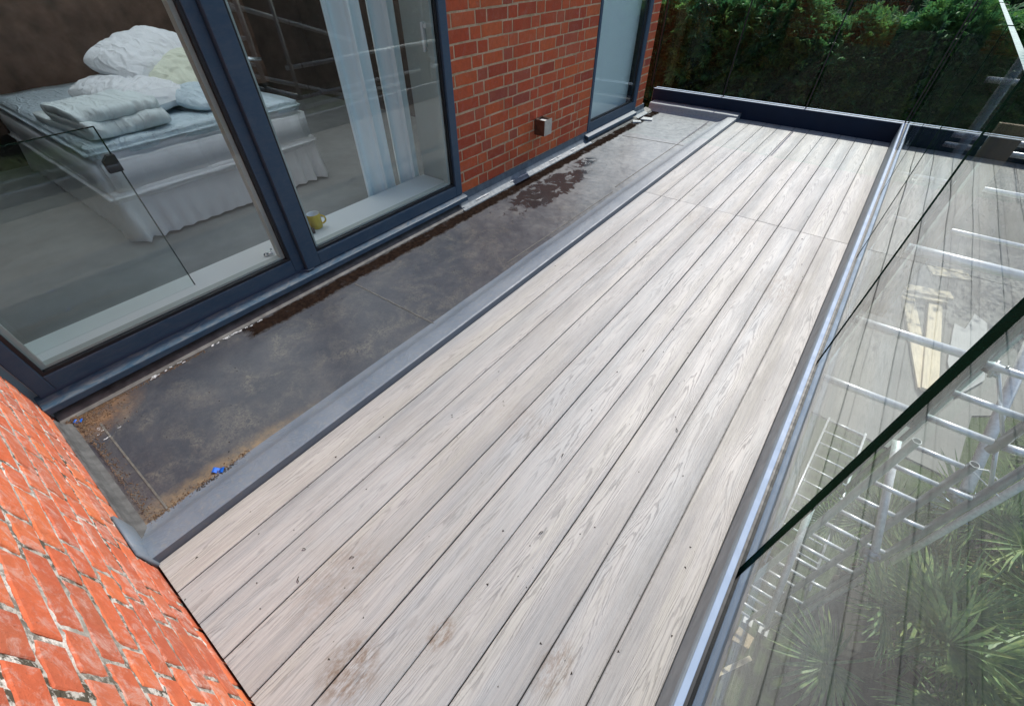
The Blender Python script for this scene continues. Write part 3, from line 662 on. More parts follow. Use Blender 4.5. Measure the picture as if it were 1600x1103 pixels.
# end balustrade with navy kerb
end = thing('glass_balustrade', 'frameless glass balustrade across the far end on a dark navy kerb before the hedge', 'balustrade')
YK = 5.930
BX('kerb_panel', (-2.33, YK, -0.03), (0.2080, YK+0.006, ZT-0.001), 'navy', end)
bevel(BX('channel_trim', (-2.335, YK+0.0062, 0.0), (0.36, YK+0.030, ZT+0.001), 'alu_lt', end), 0.0015)
BX('gasket', (-2.33, YK+0.0302, 0.0), (0.36, YK+0.058, ZT-0.001), 'gasket', end)
bevel(BX('channel_trim', (-2.335, YK+0.0795, -0.30), (0.36, YK+0.105, ZT), 'alu_lt', end), 0.0015)
BX('gasket', (-2.33, YK+0.0765, 0.0), (0.36, YK+0.0793, ZT-0.001), 'gasket', end)
BX('kerb_panel', (-2.33, YK+0.1052, -0.42), (0.37, YK+0.112, ZT-0.001), 'navy', end)
je = [-2.400, -1.516, -0.650, 0.236]
ends = [(-2.92, -2.41), (-2.375, -1.538), (-1.496, -0.676), (-0.626, 0.205)]
for a, b in ends: glass_panel(end, a, b, 'x', YK+0.0585, YK+0.076, 0.03, ZTOP)

for a, b in ((-1.538, -1.496), (-0.676, -0.626), (-2.41, -2.375), (0.205, 0.255)):
    BX('joint_strip', ((a+b)/2-0.006, YK+0.061, ZT+0.002), ((a+b)/2+0.006, YK+0.0735, ZTOP-0.005), 'gasket', end)

# ------------------------------------------------------------------ small things on the terrace
wl = thing('wall_light', 'small square bronzed metal box light fixed low on the brick wall', 'wall light', (XW+0.001, 3.375, 0.325))
m = MB().box((0.0, -0.055, -0.058), (0.100, -0.050, 0.058)).box((0.0, 0.050, -0.058), (0.100, 0.055, 0.058)).box((0.0, -0.0498, -0.058), (0.006, 0.0498, 0.058))
bevel(m.build('housing', 'lightm', wl), 0.001)
BX('front_plate', (0.1002, -0.055, -0.058), (0.104, 0.055, 0.058), 'lightf', wl)
BX('lens', (0.01, -0.049, 0.036), (0.098, 0.049, 0.042), 'mugin', wl)
BX('lens', (0.01, -0.049, -0.050), (0.098, 0.049, -0.046), 'mugin', wl)

def scrap(label, x, y, z, rz, L, W):
    m = MB(); vs = []; nx = 6
    for i in range(nx+1):
        for j in (-1, 1): vs.append((-L/2+L*i/nx, j*W/2*(1-0.1*(i % 2)), 0.004+0.005*math.sin(i*1.3+rz)+0.001*j))
    m.add(vs, [(2*i, 2*i+2, 2*i+3, 2*i+1) for i in range(nx)])
    o = m.build('tape_scrap', 'tape'); o.location = (x, y, z); o.rotation_euler = (0.1, 0.05, rz)
    md = o.modifiers.new('t', 'SOLIDIFY'); md.thickness = 0.001
    tag(o, label, 'tape scrap', 'scraps of blue tape on the flat roof')
scrap('blue tape scrap in the brown silt beside the window cill corner', -2.185, -0.255, -0.018, 0.9, 0.03, 0.018)
scrap('blue tape scrap beside the grey upstand next to the decking', -1.452, -0.005, -0.018, 0.7, 0.042, 0.022)

def crumbs(name, pts, mat, smin, smax, parent=None, flat=0.6):
    m = MB()
    for (x, y, z) in pts:
        s = rnd.uniform(smin, smax); v = [Vector((rnd.uniform(-1, 1), rnd.uniform(-1, 1), rnd.uniform(-flat, flat)))*s for _ in range(4)]
        v = [Vector((s, 0, 0)), Vector((-s*0.6, s*rnd.uniform(.4, .9), 0)), Vector((-s*0.5, -s*rnd.uniform(.4, .9), 0)), Vector((rnd.uniform(-.3, .3)*s, rnd.uniform(-.3, .3)*s, s*flat*rnd.uniform(.5, 1.4)))]
        a = rnd.uniform(0, 6.28); Rz = Matrix.Rotation(a, 3, 'Z')
        m.add([Rz @ q+Vector((x, y, z)) for q in v], [(0, 1, 3), (1, 2, 3), (2, 0, 3), (2, 1, 0)])
    return m.build(name, mat, parent)
pts = []
for _ in range(2600):
    t = rnd.random()
    if t < .45: x = -2.28+abs(rnd.gauss(0, .10)); y = -0.27+abs(rnd.gauss(0, .07))
    elif t < .7: x = rnd.uniform(-2.25, -1.45); y = -0.262+abs(rnd.gauss(0, .018))
    elif t < .82: x = -1.445+rnd.gauss(0, .012); y = rnd.uniform(-.26, .12)
    else: x = -2.212+rnd.gauss(0, .008); y = rnd.uniform(-.3, 0.3)
    pts.append((x, max(y, -0.30), -0.019 if y > -.25 else -0.012))
tag(stuff(crumbs('dirt_crumbs', pts, 'crumb', 0.0015, 0.005)), 'rusty brown silt and moss crumbs in the roof corner', 'dirt')
pts = []
for _ in range(420):
    t = rnd.random()
    if t < .3: pts.append((-1.435+rnd.gauss(0, .01), rnd.uniform(-.1, .06), -0.017))
    elif t < .55: pts.append((rnd.uniform(-2.15, -1.5), rnd.uniform(-.2, 5.5), -0.019))
    elif t < .7: pts.append((-2.21+rnd.gauss(0, .006), rnd.uniform(.2, 5.5), -0.018))
    else: pts.append((rnd.uniform(-1.22, .19), (rnd.random()**1.6)*5.5-.3, 0.0008))
tag(stuff(crumbs('leaf_debris', pts, 'crumb2', 0.0015, 0.0055, None, .3)), 'small dark leaf bits scattered over the decking and flat roof', 'debris')
# twigs and curled leaves on the deck
m = MB()
for (x, y) in ((-0.66, 2.05), (-0.42, 1.62), (-0.10, 1.25), (-.93, 2.6), (-0.75, .1), (-.83, -.05), (-0.41, .86), (0.02, 2.95), (-.05, 3.3), (-.3, .55), (-.13, .08), (-0.9, 0.02)):
    a = rnd.uniform(0, 3.1); L = rnd.uniform(.005, .011); d = Vector((math.cos(a), math.sin(a), 0))*L
    p = Vector((x, y, 0.0035)); m.tube(p-d, p+Vector((0, 0, .003)), .0014, 5); m.tube(p+Vector((0, 0, .003)), p+d*0.8+Vector((d.y*.4, -d.x*.4, -.001)), .0014, 5)
tag(stuff(m.build('twig_debris', 'crumb2')), 'tiny dark twigs and curled leaf bits on the pale decking', 'debris')
# sealant smears on the flashing and ledge
m = MB()
def smear(x, y, z, L, W):
    n = 5; vs = []
    for i in range(n+1):
        t = i/n; w_ = W*(0.35+0.65*math.sin(math.pi*(0.1+0.8*t)))*rnd.uniform(.6, 1.2); yy = y+L*t; xx = x+rnd.uniform(-.003, .003)
        vs += [(xx-w_/2, yy, z+.0015+w_*0.25), (xx+w_/2, yy, z+.0012-w_*0.1)]
    m.add(vs, [(2*i, 2*i+1, 2*i+3, 2*i+2) for i in range(n)])
for (y, L) in ((2.47, .17), (2.92, .06), (3.03, .15), (3.52, .11), (3.66, .05), (3.90, .08)):
    smear(XW+0.045, y, 0.003, L, 0.012)
for _ in range(26): smear(-2.213+rnd.gauss(0, .004), rnd.uniform(.02, .62), -0.016, rnd.uniform(.01, .03), rnd.uniform(.003, .007))
for _ in range(6): smear(-2.02+rnd.gauss(0, .035), -.21+rnd.gauss(0, .03), -0.0195, rnd.uniform(.008, .03), rnd.uniform(.002, .005))
tag(stuff(m.build('sealant_smears', 'seal')), 'white sealant smears along the grey flashing and roof edge', 'sealant')
# two pale slate offcuts in the far gutter
for i, (x, y, rz, lb) in enumerate(((-2.12, 5.36, .2, 'larger pale slate chip in the far end of the gutter'), (-2.17, 5.20, .5, 'smaller pale slate chip nearer along the far gutter'))):
    o = MB().prism([(-.06, -.05), (.07, -.04), (.06, .05), (-.05, .055)], 2, 0, .012).build('slate_chip', 'seal'); o.location = (x, y, -.0185); o.rotation_euler.z = rz
    o.scale = (1-.25*i, 1-.3*i, 1); tag(o, lb, 'slate chip', 'slate chips in the gutter')

# ------------------------------------------------------------------ interior objects
def cushion(name, label, cat, W, L, T, loc, rot, mat, seed, group=None):
    n = 44; vs = []; fs = []
    for sgn in (1, -1):
        for j in range(n+1):
            for i in range(n+1):
                u = -1+2*i/n; v = -1+2*j/n
                pin = 1-0.0*(abs(u)**1.0)*(1-abs(v)**2)-0.0
                k = max(0, (1-abs(u)**2.6))*max(0, (1-abs(v)**2.6)); h = T/2*(k**0.5)
                rc = 1-0.13*(abs(u)*abs(v))**3; x = u*W/2*(1-0.05*(1-v*v))*rc; y = v*L/2*(1-0.05*(1-u*u))*rc
                q = Vector((x*7+seed, y*7, sgn*2)); cr_ = mnoise.noise(Vector((x*5+seed, y*14, sgn))); wr = 0.014*mnoise.noise(q)+0.009*mnoise.noise(q*2.7)-0.016*max(0, 1-abs(cr_)*9)
                edge = (1-abs(u))*(1-abs(v))
                vs.append((x, y, sgn*(h+wr*min(1, edge*8))))
    N = (n+1)**2
    for s_ in (0, 1):
        for j in range(n):
            for i in range(n):
                a = s_*N+j*(n+1)+i; f = (a, a+1, a+n+2, a+n+1); fs.append(f if s_ == 0 else f[::-1])
    o = MB().add(vs, fs).build(name, mat, None, True); o.location = loc; o.rotation_euler = rot
    tag(o, label, cat, group); return o

BEDX = -5.17
bed = thing('bed', 'double bed with white sheet, pleated valance and dark buttoned headboard seen through the window', 'bed', (-5.17, 1.42, -0.1))
BXX, BYY = 1.255, 0.79
def skirt():
    m = MB(); vs = []; pts_ = []
    def side_(a, b, n):
        for i in range(n): pts_.append((Vector(a).lerp(Vector(b), i/n), (Vector(b)-Vector(a)).normalized()))
    cs = [(-BXX, -BYY), (BXX, -BYY), (BXX, BYY), (-BXX, BYY)]
    for k in range(4): side_(cs[k], cs[(k+1) % 4], 60)
    H_ = 8
    for h in range(H_+1):
        t = h/H_; z = 0.02+0.30*t
        for (p, d) in pts_:
            nrm = Vector((d.y, -d.x)); dc = min((Vector(p)-Vector(c)).length for c in cs)
            amp = 0.055*math.exp(-dc*6)+0.008; wv = math.sin(dc*60)*amp*(1-t)+0.004*mnoise.noise(Vector((p.x*5, p.y*5, t*3)))
            q = p+nrm*(0.035*(1-t)+wv); vs.append((q.x, q.y, z))
    n = len(pts_); fs = [(h*n+i, h*n+(i+1) % n, (h+1)*n+(i+1) % n, (h+1)*n+i) for h in range(H_) for i in range(n)]
    return m.add(vs, fs).build('valance', 'skirt', bed, True)
skirt()
def soft_box(name, hx, hy, z0, z1, mat, parent, r=0.06, bulge=0.012, wob=0.006, seed=0):
    import bmesh
    bm = bmesh.new(); bmesh.ops.create_cube(bm, size=2)
    for v in bm.verts: v.co = Vector((v.co.x*hx, v.co.y*hy, z0 if v.co.z < 0 else z1))
    bmesh.ops.bevel(bm, geom=bm.edges[:], offset=r, segments=4, affect='EDGES')
    bmesh.ops.subdivide_edges(bm, edges=[e for e in bm.edges if e.calc_length() > 0.2], cuts=14, use_grid_fill=True)
    bm.normal_update()
    for v in bm.verts: v.co += v.normal*(wob*mnoise.noise(v.co*6+Vector((seed, 0, 0))))
    me = bpy.data.meshes.new(name); bm.to_mesh(me); bm.free(); me.materials.append(MT[mat]); me.polygons.foreach_set('use_smooth', [True]*len(me.polygons))
    o = bpy.data.objects.new(name, me); COL.objects.link(o); o.parent = parent; return o
soft_box('mattress', BXX+0.01, BYY+0.01, 0.30, 0.575, 'sheet', bed, 0.05, wob=.012)
soft_box('sheet_hem', BXX+0.035, BYY+0.035, 0.285, 0.35, 'sheet', bed, 0.025, wob=.02, seed=4)
soft_box('topper', BXX-0.01, BYY+0.002, 0.55, 0.615, 'satin', bed, 0.028, wob=.014, seed=9)
# headboard with buttons
hbm = MB(); nx, nz = 60, 36; vs = []
btn = []
for j in range(nz+1):
    for i in range(nx+1):
        y = -1.5+3.4*i/nx; z = 0.3+1.9*j/nz
        a = (y/0.32) % 1; row = round((z-0.3)/0.3); yy = (y/0.34+(0.5 if row % 2 else 0)); dy = (yy-round(yy))*0.34; dz = z-0.3-row*0.3
        d = math.hypot(dy, dz); vs.append((-1.36+0.03*(1-math.exp(-(d/0.06)**2)), y, z))
fs = [(j*(nx+1)+i, j*(nx+1)+i+1, (j+1)*(nx+1)+i+1, (j+1)*(nx+1)+i) for j in range(nz) for i in range(nx)]
hbm.add(vs, fs).build('headboard', 'headb', bed, True)

ZB = 0.515
cushion('pillow', 'big white pillow lying on top of the pillow pile', 'pillow', 0.56, 0.80, 0.27, (-5.03, 1.60, 0.80), (R(8), R(12), R(24)), 'pillow', 1, 'pillows piled on the bed')
cushion('pillow', 'cream pillow to the right under the top pillow', 'pillow', 0.48, 0.60, 0.24, (-4.66, 1.70, 0.67), (R(18), R(18), R(25)), 'cream', 2, 'pillows piled on the bed')
cushion('pillow', 'lower white pillow in the middle of the pile', 'pillow', 0.56, 0.95, 0.22, (-4.80, 1.30, 0.62), (R(-3), R(4), R(-78)), 'pillow', 3, 'pillows piled on the bed')
cushion('pillow', 'crumpled satin pillow at the right edge of the bed', 'pillow', 0.40, 0.50, 0.15, (-4.40, 1.68, 0.59), (R(3), R(8), R(20)), 'satin', 4, 'pillows piled on the bed')
# folded duvet: layered fold profile swept across
dv = MB(); layers = []
def fold_profile():
    pts_ = []; T = 0.035
    # S shaped cross-section in (x,z): three layers
    def arc(cx, cz, r_, a0, a1, n=8): return [(cx+r_*math.cos(a0+(a1-a0)*i/n), cz+r_*math.sin(a0+(a1-a0)*i/n)) for i in range(n+1)]
    c = [(-0.50, 0.02)]+[(-0.3, 0.02), (0.0, 0.02)]+arc(0.24, 0.052, 0.032, -math.pi/2, math.pi/2)+[(0.0, 0.084), (-0.15, 0.088)]+[(-0.16, 0.088)]+arc(-0.17, 0.118, 0.030, -math.pi/2, -3*math.pi/2)+[(0.0, 0.150), (0.16, 0.145)]+arc(0.20, 0.132, 0.02, math.pi/2, -math.pi/2*0.6)
    return c
pc = fold_profile(); T = 0.028; ny = 60
vs = []
for j in range(ny+1):
    y = -0.46+0.92*j/ny; e = 1-0.10*(abs(2*j/ny-1)**6)
    for s_ in (1, -1):
        for i, (x, z) in enumerate(pc):
            a = pc[max(0, i-1)]; b_ = pc[min(len(pc)-1, i+1)]; t = Vector((b_[0]-a[0], b_[1]-a[1])); t.normalize(); nn = Vector((-t.y, t.x))
            wv = 0.022*mnoise.noise(Vector((x*5, y*5, z*9)))+0.012*mnoise.noise(Vector((x*13, y*16, z*5)))
            vs.append((x*e+nn.x*T*s_+wv*2, y*e, z+nn.y*T*s_+wv))
n2 = len(pc)*2; npf = len(pc); fs = []
for j in range(ny):
    for i in range(npf-1):
        a = j*n2+i; fs.append((a, a+1, a+n2+1, a+n2)); a += npf; fs.append((a+1, a, a+n2, a+n2+1))
    for i, (a, b_) in enumerate(((0, npf), (npf-1, 2*npf-1))): fs.append((j*n2+a, j*n2+b_, (j+1)*n2+b_, (j+1)*n2+a))
for j in (0, ny):
    for i in range(npf-1): fs.append((j*n2+i, j*n2+i+1, j*n2+npf+i+1, j*n2+npf+i))
dvo = dv.add(vs, fs).build('duvet', 'duvet', None, True); dvo.location = (-4.42, 0.97, 0.53); dvo.rotation_euler = (0, 0, R(4)); dvo.scale = (1.35, 0.62, 0.85); recalc(dvo)
tag(dvo, 'folded pale duvet lying at the foot of the bed left of the pillows', 'duvet')

# curtains
def curtain(label, y0, y1, x, seed):
    vs = []; n = 60; H_ = 12
    for h in range(H_+1):
        z = -0.08+2.45*h/H_
        for i in range(n+1):
            t = i/n; y = y0+(y1-y0)*t; ph = seed+t*(y1-y0)*42; xx = x+0.028*math.sin(ph)+0.010*math.sin(ph*2.3+h*0.12)
            vs.append((xx, y+0.01*math.sin(ph*1.1+z), z))
    m = MB().add(vs, [(h*(n+1)+i, h*(n+1)+i+1, (h+1)*(n+1)+i+1, (h+1)*(n+1)+i) for h in range(H_) for i in range(n)])
    o = m.build('curtain', 'curtain', None, True); md = o.modifiers.new('s', 'SOLIDIFY'); md.thickness = 0.006
    tag(o, label, 'curtain', 'curtains behind the right window')
curtain('wider pale curtain hanging behind the right window beside the bed', 1.80, 2.085, -2.72, 0.5)
curtain('narrow pale curtain next to the window reveal on the right', 2.115, 2.33, -2.70, 2.5)

# mug
mug = thing('mug', 'yellow mug with white inside standing on the window sill behind the mullion', 'mug', (-2.565, 1.285, 0.1505))
def lathe(prof, n=28):
    m = MB(); vs = [(r_*math.cos(2*math.pi*i/n), r_*math.sin(2*math.pi*i/n), z) for (r_, z) in prof for i in range(n)]
    fs = [(k*n+i, k*n+(i+1) % n, (k+1)*n+(i+1) % n, (k+1)*n+i) for k in range(len(prof)-1) for i in range(n)]
    return m.add(vs, fs)
m = lathe([(0.0, 0.0), (0.033, 0.0), (0.038, 0.006), (0.040, 0.04), (0.041, 0.088), (0.0395, 0.0905), (0.0375, 0.088), (0.036, 0.01), (0.0, 0.008)])
m.mi = [0]*(28*5)+[1]*(28*3); m.build('cup', ['mug', 'mugin'], mug, True)
m = MB(); pts_ = [(0.036+0.030*math.sin(t), 0.0, 0.048+0.026*math.cos(t)) for t in [math.pi*i/10 for i in range(11)]]
pts_ = [(0.0+p[0]*math.cos(1.0), p[0]*math.sin(1.0), p[2]) for p in pts_]; m.path(pts_, 0.0055, 8).build('handle', 'mug', mug, True)
# dark knob and charger beside the mug
kn = thing('door_stop', 'round black knob on a dark block partly hidden behind the window mullion', 'door stop', (-2.64, 1.225, 0.1505))
lathe([(0, 0), (0.026, 0.0), (0.026, 0.012), (0.011, 0.02), (0.011, 0.145), (0.022, 0.155), (0.032, 0.178), (0.022, 0.202), (0.0, 0.21)], 18).build('knob', 'black', kn, True)
bevel(BX('block', (0.075, -0.065, 0.0), (0.135, 0.010, 0.030), 'headb', kn), 0.004)
ft = thing('window_catch', 'small shiny metal catch on the left window sill near the mullion', 'window catch', (-2.50, 0.895, 0.1505))
MB().tube((0, 0, 0.006), (0.03, 0.02, 0.014), 0.007).tube((0.03, 0.02, 0.014), (-0.01, 0.04, 0.02), 0.006).build('lever', 'chrome', ft, True)
lathe([(0, 0), (0.016, 0), (0.016, 0.01), (0, 0.012)], 14).build('base', 'chrome', ft, True)

# ------------------------------------------------------------------ scaffold
def tubeobj(p, q, r_, mat, parent, name, n=14, hollow=False):
    m = MB().tube(p, q, r_, n, 0, not hollow)
    if hollow:
        m.tube(p, q, r_*0.86, n, 0, False)
        d = (Vector(q)-Vector(p)).normalized(); u = d.orthogonal().normalized(); v = d.cross(u)
        for c in (Vector(p), Vector(q)):
            vs = [c+(u*math.cos(a)+v*math.sin(a))*rr for rr in (r_, r_*0.86) for a in [2*math.pi*i/n for i in range(n)]]
            m.add(vs, [(i, (i+1) % n, n+(i+1) % n, n+i) for i in range(n)])
    o = m.build(name, mat, parent, False)
    for pl in o.data.polygons: pl.use_smooth = len(pl.vertices) == 4
    return o
YS = 2.8
tw = thing('scaffold_tower', 'aluminium scaffold tower frame with ladder rungs close outside the glass', 'scaffold tower', (0, 0, 0), 'scaffold towers beside the terrace')
rs = 0.0255
tubeobj((1.085, YS, ZG+0.15), (1.085, YS, -0.80), rs, 'alu_shaded', tw, 'stile', 16, True)
tubeobj((1.372, YS, ZG+0.15), (1.372, YS, -0.80), rs, 'alu_shaded', tw, 'stile', 16, True)
tubeobj((1.545, YS+0.02, ZG+0.12), (1.545, YS+0.02, 1.3), rs, 'alu_shaded', tw, 'stile', 16)
z = -0.85
for k in range(16): tubeobj((1.11, YS, z-k*0.2165), (1.347, YS, z-k*0.2165), 0.0165, 'alu', tw, 'rung', 10)
for k in range(8): tubeobj((1.398, YS, -1.065-k*0.433), (1.52, YS+.01, -1.065-k*0.433), 0.0165, 'alu', tw, 'rung', 10)
# upper frame
tubeobj((0.985, YS-.01, -0.70), (0.985, YS-.01, 1.5), rs, 'alu_shaded', tw, 'stile', 16)
tubeobj((1.352, YS-.01, -0.66), (1.352, YS-.01, 1.5), rs, 'alu_shaded', tw, 'stile', 16)
for k in range(9): tubeobj((1.012, YS-.01, -0.385+k*0.2265-0.2165*0), (1.325, YS-.01, -0.385+k*0.2265), 0.019, 'alu', tw, 'rung', 12)
for zz in (-0.60, -0.145, 0.31): tubeobj((0.37, YS-.01, zz), (0.96, YS-.01, zz), 0.0235, 'alu', tw, 'crossbar', 14)
tubeobj((1.01, YS-.01, -0.60), (1.325, YS-.01, -0.60), 0.021, 'alu', tw, 'rung', 12)
for zz in (-0.60, -0.145, 0.31): tubeobj((1.378, YS-.01, zz), (1.52, YS+.01, zz), 0.0235, 'alu', tw, 'crossbar', 14)
tubeobj((0.345, YS-.01, -0.75), (0.345, YS-.01, 1.35), 0.018, 'alu_shaded', tw, 'stile', 12)
tubeobj((1.36, YS+.02, -0.62), (1.54, YS+.02, -0.95), 0.011, 'alu', tw, 'strut', 8)
tubeobj((1.06, YS+.02, -0.15), (1.34, YS+.02, -0.55), 0.009, 'alu', tw, 'strut', 8)
# diagonal braces and couplers
tubeobj((1.62, 4.50, -0.52), (1.66, 3.18, -1.34), 0.036, 'galv', tw, 'brace', 16)
tubeobj((1.12, 3.10, -1.10), (1.36, 2.58, -1.70), 0.026, 'galv', tw, 'brace', 14)
tubeobj((0.95, 2.80, -1.80), (1.15, 2.14, -2.75), 0.026, 'galv', tw, 'brace', 12)
def coupler(c, s=1.0):
    m = MB(); c = Vector(c)
    for k, a in enumerate((0, 0.6, -0.5)): m.tube(c+Vector((math.cos(a)*.05*s, math.sin(a)*.05*s, -.02*k)), c-Vector((math.cos(a)*.05*s, math.sin(a)*.04*s, .02*k)), .030*s-.004*k, 10)
    m.tube(c+Vector((0, .04*s, .02)), c-Vector((0, .05*s, .05)), .014*s, 8); m.tube(c+Vector((.04*s, -.03*s, .03)), c+Vector((.06*s, .05*s, -.03)), .01*s, 8)
    m.build('coupler', 'steel', tw, True)
coupler((1.655, 3.16, -1.38), 1.1); coupler((1.345, 2.56, -1.72)); coupler((1.06, 2.80, -0.16), .7)
for x in (1.085, 1.372, 1.545): MB().box((x-.05, YS-.05, ZG), (x+.05, YS+.05, ZG+.012)).tube((x, YS, ZG+.01), (x, YS, ZG+.18), .017, 8).build('base_jack', 'steel', tw)
# wire tie
MB().path([(1.41, 2.84, -0.86), (1.47, 2.86, -0.85), (1.53, 2.83, -0.87), (1.56, 2.86, -0.83)], 0.004, 6).path([(1.41, 2.83, -0.88), (1.60, 2.83, -0.98)], 0.004, 6).build('wire_tie', 'galv', tw)

tw2 = thing('scaffold_tower', 'far aluminium scaffold frame standing beyond the corner of the deck by the hedge', 'scaffold tower', (0, 0, 0), 'scaffold towers beside the terrace')
for zz, xa in ((0.50, .63), (0.055, .66), (-0.035, .64), (-0.36, .42), (-0.80, .60)): tubeobj((xa, 6.35, zz), (2.1, 6.35, zz), 0.024, 'alu', tw2, 'crossbar', 10)
tubeobj((2.12, 6.35, ZG), (2.12, 6.35, 1.6), rs, 'alu_shaded', tw2, 'stile', 12); tubeobj((0.60, 6.38, ZG), (0.60, 6.38, -0.4), rs, 'alu_shaded', tw2, 'stile', 12)
# long guard rails parallel to the terrace on the outer side
gr = thing('scaffold_rails', 'galvanised scaffold guard rails running parallel to the terrace beyond the glass', 'scaffold rails')
for zz, ya, yb in ((0.35, 3.45, 6.3), (0.02, 3.1, 6.3), (-0.09, 3.1, 5.3)): tubeobj((1.62, ya, zz), (1.62, yb, zz), 0.0245, 'galv', gr, 'rail', 12)
tubeobj((1.68, 4.6, ZG), (1.68, 4.6, 1.9), 0.0245, 'galv', gr, 'post', 12); tubeobj((1.68, 2.95, ZG), (1.68, 2.95, 1.9), 0.0245, 'galv', gr, 'post', 12)
tubeobj((1.71, 2.95, 1.0), (1.71, 4.6, 0.5), 0.0245, 'galv', gr, 'brace', 12); tubeobj((1.71, 2.95, 0.35), (1.71, 4.6, -0.2), 0.0245, 'galv', gr, 'brace', 12)

# ladder lying on the ground
ld = thing('ladder', 'thin aluminium ladder lying flat on the ground below the terrace', 'ladder', (0, 0, 0))
a0, a1 = Vector((1.33, 3.6, ZG+.05)), Vector((1.54, 6.75, ZG+.05))
tubeobj(a0, a1, .016, 'alu', ld, 'stile', 8); sh = Vector((.53, -0.02, 0)); tubeobj(a0+sh, a1+sh, .016, 'alu', ld, 'stile', 8)
for k in range(11):
    p = a0.lerp(a1, (k+.4)/10.6); tubeobj(p, p+sh, .014, 'alu', ld, 'rung', 8)

# ------------------------------------------------------------------ things on the ground
def board(label, a, b, w_, t, mat, cat='timber board', group=None, z=None, name='timber_board'):
    a, b = Vector(a), Vector(b); d = b-a; L = d.length; o = MB().box((-w_/2, -L/2, -t/2), (w_/2, L/2, t/2)).build(name, mat)
    o.location = (a+b)/2; o.rotation_euler = d.to_track_quat('Y', 'Z').to_euler(); bevel(o, 0.003, 1); tag(o, label, cat, group); return o
board('left leg of the pale timber wedge lying on the patio', (2.27, 11.65, ZG+.05), (2.76, 8.45, ZG+.05), .23, .045, 'wood')
board('right leg of the pale timber wedge lying on the patio', (2.74, 11.8, ZG+.10), (2.80, 8.4, ZG+.10), .24, .045, 'wood')
board('pale timber crosspiece lying over the wide end of the wedge', (2.15, 11.80, ZG+.16), (2.98, 12.0, ZG+.16), .30, .045, 'wood')
board('thin pale batten below the wedge crosspiece', (2.15, 11.45, ZG+.17), (2.9, 11.65, ZG+.17), .10, .03, 'wood')
board('short pale board lying apart beyond the timber wedge', (2.60, 13.3, ZG+.03), (3.35, 13.55, ZG+.03), .45, .03, 'wood')
# upright scaffold board outside the glass
o = BX('scaffold_board', (0.742, 5.08, -1.3), (0.930, 5.118, 0.435), 'wood2', None, 0.003); tag(o, 'brown scaffold board standing upright outside the side glass near the hedge', 'scaffold board')
o = MB().prism([(-.10, -.09), (.08, -.07), (.10, .08), (-.07, .10)], 2, 0, .02).build('plywood_offcut', 'osb'); o.location = (1.37, 2.56, ZG+.03); tag(o, 'small square chipboard offcut on the ground below the terrace', 'offcut')
board('short pale timber stick on the ground by the chipboard offcut', (1.24, 2.02, ZG+.03), (1.50, 2.42, ZG+.03), .05, .025, 'wood', 'stick', None, None, 'timber_stick')
o = MB().prism([(3.05, 9.6), (3.12, 11.1), (3.30, 11.0), (3.45, 11.75), (3.66, 11.5), (3.6, 9.4), (3.2, 8.6)], 2, ZG+.01, ZG+.05).build('sheet_board', 'grey_sheet'); tag(o, 'light grey sheet board with cut corner lying on the patio', 'sheet board')
o = MB().prism([(2.62, 9.9), (3.0, 10.0), (3.0, 8.6), (2.8, 8.5)], 2, ZG+.01, ZG+.03).build('sheet_board', 'patio'); tag(o, 'dull grey sheet beside the narrow end of the timber wedge', 'sheet board')
# crate
cr = thing('storage_crate', 'pale plastic crate with blue cloth under the scaffold by the palms', 'crate', (3.27, 5.95, ZG), None, R(20))
m = MB(); m.box((-.27, -.2, 0), (.27, .2, .015)); m.box((-.27, -.2, .0), (-.255, .2, .28)).box((.255, -.2, 0), (.27, .2, .28)).box((-.255, -.2, 0), (.255, -.185, .28)).box((-.255, .185, 0), (.255, .2, .28))
m.box((-.29, -.22, .28), (.29, -.185, .292)).box((-.29, .185, .28), (.29, .22, .292)).box((-.29, -.185, .28), (-.255, .185, .292)).box((.255, -.185, .28), (.29, .185, .292)); m.build('tub', 'clear', cr)
soft_box('cloth', .22, .08, .12, .24, 'bluec', cr, .03, wob=.03).location = (0.0, .09, 0)
soft_box('rag', .12, .06, .10, .20, 'dirtred', cr, .03, wob=.04).location = (.02, -.09, 0)

